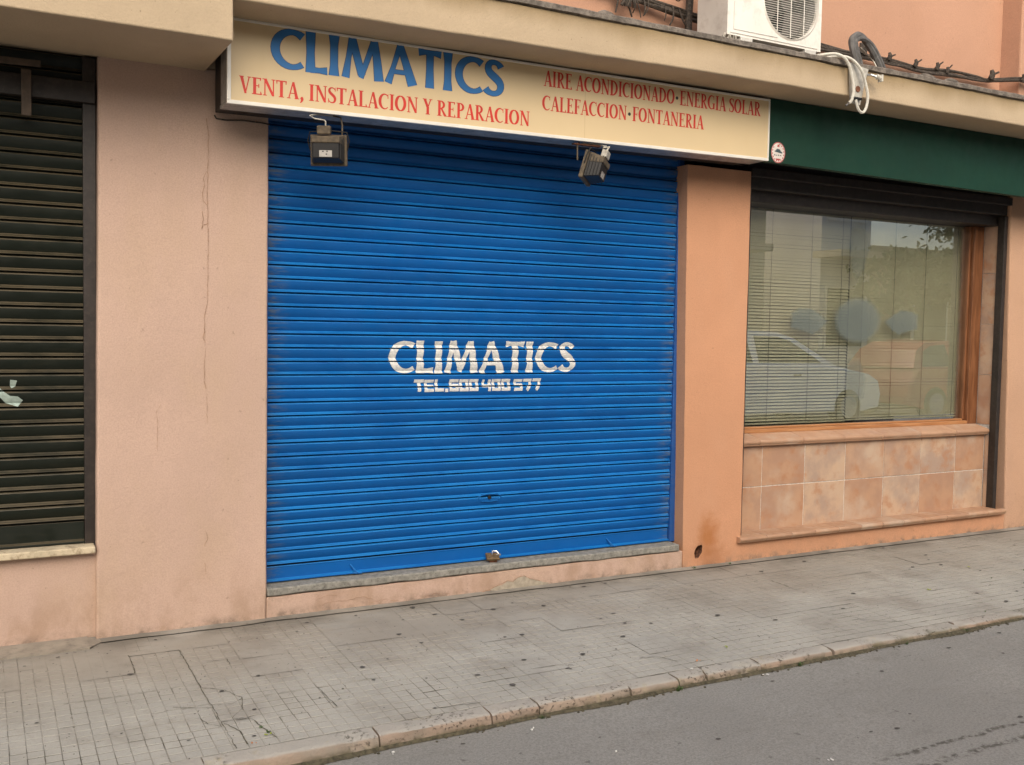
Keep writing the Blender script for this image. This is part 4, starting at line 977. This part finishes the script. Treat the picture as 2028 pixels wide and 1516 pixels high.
# ------------------------------------------------------------------ flood lights
def flood(label, c, fwd, upv, s, box_dx, mb_mat, arm):
    t = thing('flood_light', label, 'flood light', group='flood lights under the sign')
    f = Vector(fwd).normalized(); r = f.cross(Vector(upv)).normalized(); u = r.cross(f); c = Vector(c)
    P = lambda a, b, d: c + r * a * s + u * b * s + f * d * s
    def frust(w0, h0, d0, w1, h1, d1, mat, name, bev=.004):
        m = MB(); m.add([P(-w0, -h0, d0), P(w0, -h0, d0), P(w0, h0, d0), P(-w0, h0, d0), P(-w1, -h1, d1), P(w1, -h1, d1), P(w1, h1, d1), P(-w1, h1, d1)], [(0, 1, 2, 3), (4, 7, 6, 5), (0, 4, 5, 1), (1, 5, 6, 2), (2, 6, 7, 3), (3, 7, 4, 0)])
        return m.build(name, mat, t, bevel=bev)
    frust(.070, .046, .0, .085, .070, .085, [m_dark], 'rear_housing'); 
    frust(.074, .016, -.006, .086, .030, .080, m_ltan, 'top_cover').location = u * .050 * s
    frust(.098, .082, .0855, .100, .084, .110, m_ltan, 'front_frame')
    frust(.088, .072, .1105, .088, .072, .114, m_chrome, 'lens')
    m = MB(); m.face([P(-.034, -.040, -.0015), P(.034, -.040, -.0015), P(.034, -.006, -.0015), P(-.034, -.006, -.0015)]); m.build('rating_label', m_labelm, t, fix=False)
    m = MB()
    for a, b in ((-.018, -.012), (.004, -.011), (.0, -.026)): m.face([P(a, b - .003, -.002), P(a + .008, b - .003, -.002), P(a + .008, b + .003, -.002), P(a, b + .003, -.002)])
    m.build('label_print', m_black, t, fix=False)
    # junction box on top
    m = MB(); m.add([P(box_dx - .036, .078, -.002), P(box_dx + .036, .078, -.002), P(box_dx + .036, .122, -.002), P(box_dx - .036, .122, -.002), P(box_dx - .036, .078, .034), P(box_dx + .036, .078, .034), P(box_dx + .036, .122, .034), P(box_dx - .036, .122, .034)],
          [(0, 1, 2, 3), (4, 7, 6, 5), (0, 4, 5, 1), (1, 5, 6, 2), (2, 6, 7, 3), (3, 7, 4, 0)]); m.build('junction_box', mb_mat, t, bevel=.005)
    # fins on the sides
    fins = {-1: MB(), 1: MB()}
    for k in range(4):
        d = .015 + k * .018; w = lerp(.070, .085, d / .085) + .006; h = lerp(.046, .07, d / .085)
        for sx in (-1, 1): fins[sx].add([P(sx * w, -h, d), P(sx * w, h, d), P(sx * w, h, d + .004), P(sx * w, -h, d + .004), P(sx * (w - .008), -h, d), P(sx * (w - .008), h, d), P(sx * (w - .008), h, d + .004), P(sx * (w - .008), -h, d + .004)], [(0, 1, 2, 3), (4, 7, 6, 5), (0, 4, 5, 1), (1, 5, 6, 2), (2, 6, 7, 3), (3, 7, 4, 0)])
    for sx in (-1, 1): o = fins[sx].build('cooling_fins', m_dark, t); o['kind'] = 'stuff'
    MB().tube(arm, .0045, 7).build('bracket_arm', m_ltan, t, smooth=True)
    m = MB(); m.tube([P(-.1, 0, .095), P(-.112, .05, .09), P(-.10, .095, .085), P(0, .105, .085), P(.1, .095, .085), P(.112, .05, .09), P(.1, 0, .095)], .0035, 6); m.build('yoke', m_dark, t, smooth=True)
    return t, P
f1, P1 = flood('left flood light with tan box hanging under the sign, label facing out', (1.530, -.345, 2.428), (.46, .86, .10), (0, 0, 1), .93, -.01, m_ltan,
     [(1.628, -.30, 2.45), (1.63, -.30, 2.56), (1.622, -.300, 2.600), (1.58, -.30, 2.604)])
f2, P2 = flood('right flood light with pale grey box tilted to the left under the sign', (3.165, -.35, 2.462), (-.62, .72, .22), (.22, 0, 1), .97, .0, m_grey,
     [(3.02, -.30, 2.52), (3.018, -.30, 2.61), (3.03, -.30, 2.622)])
MB().tube([P1(0, .122, .01), P1(0, .145, .01), (1.52, -.34, 2.570), (1.475, -.335, 2.573), (1.455, -.325, 2.588), (1.50, -.31, 2.600), (1.58, -.30, 2.602)], .0036, 7).build('supply_cable', m_grey, f1, smooth=True)
MB().tube([P2(-.02, .122, .01), P2(-.02, .145, .0), (3.17, -.335, 2.598), (3.20, -.32, 2.612), (3.16, -.30, 2.622), (3.05, -.30, 2.618)], .0045, 7).build('supply_cable', m_wcable, f2, smooth=True)
MB().box(2.99, 3.17, -.31, -.28, 2.606, 2.615).build('mounting_strap', m_rust, f2, bevel=.002)

# ------------------------------------------------------------------ air conditioner on the beam
ac = thing('air_conditioner', 'off white outdoor air conditioner unit with round fan grille on the beam', 'air conditioner')
AX0, AX1, AY0, AY1, AZ0, AZ1 = 3.853, 4.588, -.57, -.29, 3.286, 3.835
gx, gz, gr = 4.338, 3.545, .212
# front panel with a real round opening
bm = bmesh.new(); N = 48
def edgept(a):
    dx, dz = math.cos(a), math.sin(a); ts = []
    if dx > 1e-6: ts.append((AX1 - gx) / dx)
    if dx < -1e-6: ts.append((AX0 - gx) / dx)
    if dz > 1e-6: ts.append((AZ1 - gz) / dz)
    if dz < -1e-6: ts.append((AZ0 - gz) / dz)
    t = min(ts); return gx + dx * t, gz + dz * t
angs = sorted([2 * PI * k / N for k in range(N)] + [math.atan2(z - gz, x - gx) % (2 * PI) for x in (AX0, AX1) for z in (AZ0, AZ1)])
rings = [[], [], [], []]
for a in angs:
    ex, ez = edgept(a); c_, s_ = math.cos(a), math.sin(a)
    rings[0].append(bm.verts.new((ex, AY0, ez))); rings[1].append(bm.verts.new((gx + (gr + .016) * c_, AY0, gz + (gr + .016) * s_)))
    rings[2].append(bm.verts.new((gx + (gr + .006) * c_, AY0 - .008, gz + (gr + .006) * s_))); rings[3].append(bm.verts.new((gx + gr * c_, AY0 + .02, gz + gr * s_)))
for a_, b_ in zip(rings, rings[1:]):
    for k in range(len(angs)):
        k2 = (k + 1) % len(angs); bm.faces.new((a_[k], a_[k2], b_[k2], b_[k]))
me = bpy.data.meshes.new('front_panel'); bmesh.ops.recalc_face_normals(bm, faces=bm.faces); bm.to_mesh(me); bm.free(); me.materials.append(m_acw)
for p in me.polygons: p.use_smooth = True
me.set_sharp_from_angle(angle=.5); inst('front_panel', me, ac)
m = MB(); m.box(AX0, AX0 + .012, AY0 + .0005, AY1, AZ0, AZ1); m.box(AX1 - .012, AX1, AY0 + .0005, AY1, AZ0, AZ1); m.box(AX0 + .0125, AX1 - .0125, AY0 + .01, AY1, AZ1 - .012, AZ1 - .001); m.box(AX0 + .0125, AX1 - .0125, AY0 + .001, AY1, AZ0 + .001, AZ0 + .012); m.box(AX0 + .0125, AX1 - .0125, AY1 - .012, AY1 - .001, AZ0 + .013, AZ1 - .013)
m.build('casing', m_acside, ac, bevel=.003)
m = MB(); 
for k in range(-15, 16):
    z = gz + k * .0136; hw = math.sqrt(max(0, gr ** 2 - (z - gz) ** 2))
    if hw > .02: m.tube([(gx - hw, AY0 + .004, z), (gx + hw, AY0 + .004, z)], .0016, 5, False)
for dx in (-.105, 0, .105):
    hh = math.sqrt(gr ** 2 - dx ** 2); m.tube([(gx + dx, AY0 - .001, gz - hh), (gx + dx, AY0 - .001, gz + hh)], .0028, 5, False)
m.build('fan_grille', m_acw, ac)
m_fan = simple('fan_grey', (.11, .10, .085), .6, var=.2, scale=20)
m = MB()
for k in range(3):
    a0 = 2 * PI * k / 3 + .4; vs = []
    for i in range(7):
        a = a0 + i / 6 * 1.6
        for r_ in (.04, .19): vs.append((gx + r_ * math.cos(a), AY0 + .05 + .05 * i / 6, gz + r_ * math.sin(a)))
    m.add(vs, [(2 * i, 2 * i + 1, 2 * i + 3, 2 * i + 2) for i in range(6)])
m.cyl((gx, AY0 + .07, gz), (0, 1, 0), .042, .06, 20); m.build('fan', m_fan, ac)
MB().box(AX0 + .02, AX1 - .02, AY1 - .05, AY1 - .03, AZ0 + .02, AZ1 - .02).build('coil', m_dark, ac)
# raised border strips on the front panel
m = MB(); m.box(AX0 + .02, AX1 - .03, AY0 - .0035, AY0 + .002, AZ0 + .012, AZ0 + .016); m.box(AX0 + .045, AX0 + .049, AY0 - .0030, AY0 + .002, AZ0 + .035, AZ1 - .04)
m.box(AX0 + .05, gx - .1, AY0 - .0030, AY0 + .002, AZ0 + .034, AZ0 + .038); m.build('panel_rib', m_acside, ac, bevel=.001)
for x in (AX0 + .10, AX1 - .13): MB().box(x, x + .09, AY0 - .004, AY1 + .02, 3.2515, AZ0 - .0005).build('foot', m_acside, ac, bevel=.002)
m_brand = simple('green_brand_print', (.25, .50, .40), .5)
m = MB()
for k, (a, b) in enumerate(((4.02, .03), (4.045, .022), (4.066, .026), (4.09, .02), (4.112, .03))):
    for qd in ribq(arcp(a, 3.602 + .003 * (k % 2), .0095, .012, 190 + 20 * k, 380 + 15 * k, 6), .006): m.face([(x, AY0 - .0006 - .0001 * k, z) for x, z in qd])
m.build('brand_print', m_brand, ac, fix=False)

# ------------------------------------------------------------------ cables and pipes
def cable(pts, r, mat, label, name='cable', cat='cable', n=7, group=None):
    m = MB(); P = []
    for i in range(len(pts) - 1):
        p0 = Vector(pts[max(i - 1, 0)]); p1_ = Vector(pts[i]); p2_ = Vector(pts[i + 1]); p3_ = Vector(pts[min(i + 2, len(pts) - 1)])
        for k in range(6):
            t = k / 6; P.append(.5 * ((2 * p1_) + (p2_ - p0) * t + (2 * p0 - 5 * p1_ + 4 * p2_ - p3_) * t * t + (3 * p1_ - p0 - 3 * p2_ + p3_) * t ** 3))
    P.append(Vector(pts[-1])); m.tube(P, r, n)
    return tag(m.build(name, mat, smooth=True), label, cat, group)
# bundle along the upper wall, right of the unit
bun = thing('cable_bundle', 'sagging bundle of old black cables along the wall right of the air conditioner', 'cables')
def sub(pts, r, par, name='cable', mat=m_cable):
    m = MB(); P = []
    for i in range(len(pts) - 1):
        p0 = Vector(pts[max(i - 1, 0)]); p1_ = Vector(pts[i]); p2_ = Vector(pts[i + 1]); p3_ = Vector(pts[min(i + 2, len(pts) - 1)])
        for k in range(5):
            t = k / 5; P.append(.5 * ((2 * p1_) + (p2_ - p0) * t + (2 * p0 - 5 * p1_ + 4 * p2_ - p3_) * t * t + (3 * p1_ - p0 - 3 * p2_ + p3_) * t ** 3))
    P.append(Vector(pts[-1])); m.tube(P, r, 7); return m.build(name, mat, par, smooth=True)
for k in range(6):
    o1, o2 = R.uniform(-.012, .012), R.uniform(-.014, .014)
    pts = []
    for x in [4.55, 4.9, 5.3, 5.55, 5.8, 6.1, 6.4, 6.7, 6.86, 7.05, 7.3, 7.9, 8.6]:
        sagz = 3.522 + .008 * math.sin(x * 3.1) - (.010 if 5.85 < x < 6.75 else 0)
        yy = -.045 - (.17 if x > 7.02 else (.10 if x > 6.95 else 0))
        pts.append((x, yy + o1 + R.uniform(-.008, .008), sagz + o2 * 1.5 + R.uniform(-.014, .014) + (.02 * (k - 2.5) / 2.5 if x < 5.2 else 0)))
    sub(pts, R.choice((.007, .009, .011)), bun)
for x, z, s in ((5.47, 3.565, 1.1), (5.50, 3.55, .9), (5.75, 3.545, .8), (6.02, 3.535, .8), (6.25, 3.545, .8), (6.36, 3.53, .7), (6.86, 3.565, 1.1), (7.00, 3.52, 1.0), (7.12, 3.53, .9)):
    m = MB(); yy = -.06 - (.17 if x > 6.98 else 0)
    m.tube([(x, yy, z - .035 * s), (x + .004, yy - .012, z), (x - .003, yy - .008, z + .026 * s)], [.022 * s, .020 * s, .012 * s], 7)
    a = R.uniform(-.6, .6); m.tube([(x, yy, z - .01), (x + .06 * s * math.cos(a), yy - .02, z + .02 + .05 * s * math.sin(a))], .007 * s, 6); m.tube([(x, yy, z), (x - .04 * s, yy - .02, z - .03 * s)], .006 * s, 6)
    m.build('cable_clip', m_cable, bun, smooth=True)
# tangle left of the unit
tan = thing('cable_tangle', 'dark tangle of cables and a black pipe on the wall left of the air conditioner', 'cables')
for k in range(7):
    o1 = R.uniform(-.02, .02)
    pts = [(x, -.06 + R.uniform(-.02, .02), z + o1 * 1.2 + R.uniform(-.012, .012)) for x, z in ((2.9, 3.69), (3.15, 3.65), (3.4, 3.60), (3.62, 3.575), (3.85, 3.545), (4.1, 3.53), (4.4, 3.53))]
    sub(pts, R.choice((.008, .010, .013)), tan)
sub([(3.93, -.12, 3.25), (3.94, -.10, 3.36), (3.95, -.08, 3.5), (3.97, -.07, 3.75), (3.97, -.07, 4.0)], .024, tan, 'black_pipe')
sub([(4.02, -.2, 3.25), (4.01, -.22, 3.36), (3.985, -.24, 3.46), (3.93, -.25, 3.55), (3.86, -.25, 3.66)], .019, tan, 'black_pipe')
for k in range(9):
    x = R.uniform(3.35, 3.95); z = 3.585 - (x - 3.4) * .09; a = R.uniform(-.05, .05)
    sub([(x, -.08, z + .02), (x + a * .5, -.10, z - .05), (x + a * 1.4, -.09, z - R.uniform(.08, .14))], R.uniform(.003, .006), tan, 'loose_wire')
for k in range(5):
    x = 3.42 + R.uniform(-.05, .06); sub([(x, -.09, 3.60), (x + R.uniform(-.04, .04), -.13, 3.54), (x + R.uniform(-.05, .05), -.12, 3.50)], .012, tan, 'cable_clip')
for k in range(12):
    x = R.uniform(3.85, 4.02); z = R.uniform(3.59, 3.68); r_ = R.uniform(.012, .028)
    if k < 4: m = MB(); m.tube([(3.84 + r_ * math.cos(a) , -.11 - .01 * k, 3.62 + r_ * math.sin(a)) for a in [2 * PI * q_ / 12 for q_ in range(13)]], .004, 6); m.build('wire_loop', m_wcable if k % 2 else m_cable, tan, smooth=True)
coil = thing('white_cable_coil', 'loose loops of pale cable beside the air conditioner side panel', 'cable')
for k in range(3):
    m = MB(); r_ = .05 + .010 * k; m.tube([(3.90 + .0 * k + r_ * math.cos(a), -.40 - .012 * k, 3.575 + r_ * .75 * math.sin(a)) for a in [2 * PI * q_ / 18 for q_ in range(19)]], .0055, 7); m.build('loop', m_wcable, coil, smooth=True)
bird = MB()
for k in range(10):
    x = 3.80 + k * .013 + R.uniform(-.004, .004); bird.tube([(x, -.58, 3.252), (x + R.uniform(-.006, .006), -.585, 3.252 + R.uniform(.012, .034))], .0022, 5)
tag(bird.build('wire_stub', m_wcable), 'short pale wire stubs sticking up from the beam edge', 'wire stubs', kind='stuff')
# grey conduit arch rising over the ledge
arch = thing('pipe_arch', 'grey insulated pipes arching up from the beam ledge and down again', 'pipe')
for k in range(2):
    dx = .035 * k
    sub([(5.16 + dx, -.34, 3.24), (5.145 + dx, -.34, 3.33), (5.105 + dx, -.34, 3.42), (5.10 + dx * .9, -.33, 3.49), (5.15 + dx, -.32, 3.535 - .014 * k), (5.22 + dx, -.30, 3.542 - .016 * k), (5.31 + dx, -.28, 3.50), (5.39 + dx, -.27, 3.43), (5.46 + dx, -.26, 3.35), (5.50 + dx, -.26, 3.26)], .022 - .003 * k, arch, 'pipe', m_conduit)
sub([(5.30, -.22, 3.50), (5.36, -.25, 3.44), (5.385, -.28, 3.38), (5.39, -.30, 3.30)], .004, arch, 'thin_wire', m_wcable)
sub([(5.44, -.2, 3.44), (5.49, -.22, 3.40), (5.50, -.24, 3.27)], .009, arch, 'pipe', m_conduit)
# white cables hanging over the beam edge
wc = thing('white_cable_loop', 'white cables looping down over the front of the cream beam', 'cable')
sub([(4.50, -.45, 3.262), (4.58, -.56, 3.268), (4.66, -.63, 3.272), (4.725, -.655, 3.235), (4.765, -.66, 3.15), (4.785, -.66, 3.06), (4.775, -.655, 3.00), (4.758, -.65, 2.985)], .0098, wc, 'cable', m_wcable)
sub([(4.62, -.50, 3.262), (4.70, -.60, 3.270), (4.77, -.645, 3.255), (4.835, -.67, 3.19), (4.875, -.675, 3.10), (4.897, -.672, 3.03), (4.888, -.668, 2.965), (4.862, -.665, 2.935), (4.830, -.66, 2.955), (4.812, -.655, 3.01)], .0090, wc, 'cable', m_wcable)
sub([(4.775, -.648, 3.02), (4.768, -.648, 2.99), (4.745, -.64, 2.968)], .006, wc, 'cable', m_conduit)
MB().box(4.795, 4.862, -.662, -.640, 3.012, 3.026).build('clip', m_dark, wc, bevel=.003)
m = MB(); m.add([(4.775, -.636, 3.235), (4.935, -.636, 3.215), (4.905, -.636, 3.12), (4.872, -.636, 2.985), (4.80, -.636, 2.995)] + [(x, -.618, z) for x, z in ((4.775, 3.235), (4.935, 3.215), (4.905, 3.12), (4.872, 2.985), (4.80, 2.995))], [(0, 1, 2, 3, 4), (9, 8, 7, 6, 5)] + [(k, (k + 1) % 5, 5 + (k + 1) % 5, 5 + k) for k in range(5)])
bp = m.build('mounting_plate', m_grey, bevel=.002); tag(bp, 'grey plate fixed to the cream beam behind the white cable loop', 'plate')
o = MB().cyl((4.845, -.638, 3.082), (0, 1, 0), .019, .006, 16).build('plate_hole', m_rust, bp)
va = thing('small_valve', 'small brass and chrome valve fitting sticking out of the cream beam', 'valve')
MB().tube([(4.92, -.615, 3.185), (4.93, -.66, 3.175), (4.965, -.675, 3.165)], .008, 8).build('stem', m_chrome, va, smooth=True)
MB().cyl((4.972, -.68, 3.162), (1, -.1, -.35), .016, .03, 10).build('nut', m_wcable, va, bevel=.002)
MB().box(4.985, 4.998, -.70, -.665, 3.135, 3.178).build('tap_lever', m_wcable, va, bevel=.003)

# ------------------------------------------------------------------ across the street (mirrored in the window)
ow = MB(); ow.box(-40, 60, -11.5, -9.2, -.3, .03); tag(ow.build('far_sidewalk', m_fill), 'sidewalk on the far side of the street', kind='structure')
def facade(label, x0, x1, z1, mat, rows, cols_, seed, y=-11.5):
    t = thing('far_building', label, 'building'); MB().box(x0, x1, y - 8, y, -.3, z1).build('wall', mat, t)
    for r_ in range(rows):
        for c_ in range(cols_):
            cx_ = lerp(x0, x1, (c_ + .5) / cols_); zc_ = 1.2 + r_ * 3.0
            w = MB(); w.box(cx_ - .65, cx_ + .65, y - .02, y + .03, zc_, zc_ + 1.5); o = w.build('window', m_acw, t)
            MB().box(cx_ - .58, cx_ + .58, y + .031, y + .036, zc_ + .07, zc_ + 1.43).build('pane', m_dark, o)
            if r_ > 0: MB().box(cx_ - 1.1, cx_ + 1.1, y + .04, y + .9, zc_ - .9, zc_ - .75).build('balcony', m_cream2, t)
m_cream2 = simple('far_cream_render', (.60, .50, .34), .9, var=.1, scale=2); m_far2 = simple('far_white_render', (.66, .64, .60), .9, var=.05, scale=2); m_far3 = simple('far_ochre_render', (.42, .33, .20), .9, var=.1, scale=2)
facade('cream apartment house across the street reflected in the window', -8, 15.6, 5.2, m_cream2, 2, 7, 1)
facade('white tower house across the street reflected in the window', 17.3, 18.9, 10.5, m_far2, 3, 1, 2)
facade('low ochre garage across the street reflected in the window', 18.95, 40, 3.7, m_far3, 1, 5, 3)
m_crown = simple('tree_leaves', (.075, .10, .035), .7, var=.35, scale=3); m_bark = simple('bark', (.10, .075, .05), .9, var=.3, scale=20)
def tree(x, y, h, r, seed, label):
    rr = random.Random(seed); t = thing('street_tree', label, 'tree')
    m = MB(); m.tube([(x, y, -.2), (x + .05, y, h * .3), (x - .03, y + .05, h * .6), (x, y, h * .85)], [.14, .11, .08, .03], 8)
    for k in range(7):
        a = rr.uniform(0, 6.28); z0 = h * rr.uniform(.35, .7); m.tube([(x, y, z0), (x + math.cos(a) * r * .5, y + math.sin(a) * r * .5, z0 + r * .4), (x + math.cos(a) * r * .85, y + math.sin(a) * r * .85, z0 + r * .7)], [.05, .03, .012], 6)
    m.build('trunk', m_bark, t, smooth=True)
    m = MB(); cl = [(rr.gauss(0, r * .42), rr.gauss(0, r * .42), rr.uniform(-.5, .6) * r) for _ in range(26)]
    for i in range(3600):
        c_ = rr.choice(cl); p = Vector((x + c_[0] + rr.gauss(0, r * .15), y + c_[1] + rr.gauss(0, r * .15), h * .72 + c_[2] + rr.gauss(0, r * .14))); s_ = rr.uniform(.05, .10)
        a = Vector((rr.gauss(0, 1), rr.gauss(0, 1), rr.gauss(0, 1))).normalized(); b = a.orthogonal().normalized()
        m.face([p - a * s_, p + b * s_ * .5, p + a * s_, p - b * s_ * .5])
    o = m.build('crown', m_crown, t, fix=False); o['kind'] = 'stuff'
tree(18.3, -9.9, 3.8, .9, 5, 'slender street tree across the road reflected in the window')
tree(21.2, -9.9, 4.6, 1.5, 6, 'bushy street tree across the road, right of the slender one')
tree(24.5, -9.9, 4.8, 1.6, 8, 'bushy street tree farthest along the road')
m_tyre = simple('tyre_rubber', (.02, .02, .02), .8); m_carg = simple('car_glass', (.03, .035, .03), .08, var=0.)
def car(x0, y0, L, H, col, label):
    t = thing('parked_car', label, 'car'); m_b = simple('car_paint', col, .25, var=.02); W = 1.72; z0 = road_z(9, -7) + .0
    # profile along x (front at +x), (u, z) lower body then cabin
    body = [(0, .45), (.02, .75), (.05, .98), (.10, 1.04), (.70, 1.00), (.78, .95), (.93, .84), (.985, .72), (1, .5), (.99, .28), (.90, .22), (.1, .22), (.01, .3)]
    m = MB(); n = len(body); rings_ = []
    for yy, sc_, dz in ((0, .975, .03), (.06, 1, 0), (W - .06, 1, 0), (W, .975, .03)): rings_.append([(x0 + L * (.5 + (u - .5) * sc_), y0 - yy, z0 + H / 1.55 * z * (1 if z < .9 else 1) - dz * (z > .9)) for u, z in body])
    vs = [p for r_ in rings_ for p in r_]; m.add(vs, [tuple(range(n)), tuple(reversed(range(3 * n, 4 * n)))] + [(r_ * n + k, r_ * n + (k + 1) % n, (r_ + 1) * n + (k + 1) % n, (r_ + 1) * n + k) for r_ in range(3) for k in range(n)])
    m.build('body', m_b, t, bevel=.02)
    cab = [(.04, 1.0), (.09, 1.35), (.16, 1.50), (.30, 1.55), (.46, 1.53), (.54, 1.44), (.74, .98)]
    def cabin(ins, mat, name, k0=0.):
        m = MB(); nn = len(cab); A = [(x0 + L * (.39 + (u - .39) * (1 - k0)), y0 - .05 - .20 * (z - 1) / .55 + ins * .0 - (-ins), z0 + H / 1.55 * (z - k0 * (z - 1.))) for u, z in cab]; B = [(p[0], 2 * (y0 - W / 2) - p[1], p[2]) for p in A]
        m.add(A + B, [tuple(range(nn)), tuple(reversed(range(nn, 2 * nn)))] + [(k, (k + 1) % nn, nn + (k + 1) % nn, nn + k) for k in range(nn)]); return m.build(name, mat, t, bevel=.01)
    cabin(0, m_b, 'cabin')
    # side windows, windscreen
    def yat(z): return y0 - .05 - .20 * (z - 1) / .55 + .004
    for poly in ([(.10, 1.04), (.13, 1.33), (.19, 1.44), (.29, 1.47), (.30, 1.04)], [(.33, 1.04), (.33, 1.47), (.45, 1.46), (.51, 1.40), (.63, 1.12), (.66, 1.03)]):
        m = MB(); m.face([(x0 + L * u, yat(z) + .002, z0 + H / 1.55 * z) for u, z in poly]); m.build('side_window', m_carg, t, fix=False)
    m = MB(); m.face([(x0 + L * .715, y0 - .14, z0 + H / 1.55 * 1.05), (x0 + L * .715, y0 - W + .14, z0 + H / 1.55 * 1.05), (x0 + L * .563, y0 - W + .26, z0 + H / 1.55 * 1.42), (x0 + L * .563, y0 - .26, z0 + H / 1.55 * 1.42)]); m.v = [(a + .02, b, c + .012) for a, b, c in m.v]; m.build('windscreen', m_carg, t, fix=False)
    for u in (.18, .80):
        for yy in (y0 + .01, y0 - W - .01 + .0):
            s_ = 1 if yy > y0 - W / 2 else -1
            wq = MB().cyl((x0 + L * u, yy - s_ * .10, z0 + .31), (0, 1, 0), .31, .22, 24).build('wheel', m_tyre, t, bevel=.02)
            MB().cyl((x0 + L * u, yy + s_ * .012, z0 + .31), (0, 1, 0), .20, .02, 16).build('rim', m_chrome, wq)
    for yy in (y0 - .22, y0 - W + .22): MB().box(x0 + L * .955, x0 + L * .992, yy - .14, yy + .14, z0 + .62, z0 + .78).build('headlight', m_chrome, t, bevel=.02)
    MB().box(x0 + L * .5, x0 + L * .54, y0, y0 + .012, z0 + .86, z0 + .89).build('door_handle', m_dark, t)
car(10.1, -7.0, 4.3, 1.62, (.88, .88, .87), 'white parked car across the street reflected in the window')
car(15.2, -7.1, 4.1, 1.5, (.45, .06, .04), 'red parked car across the street reflected in the window')
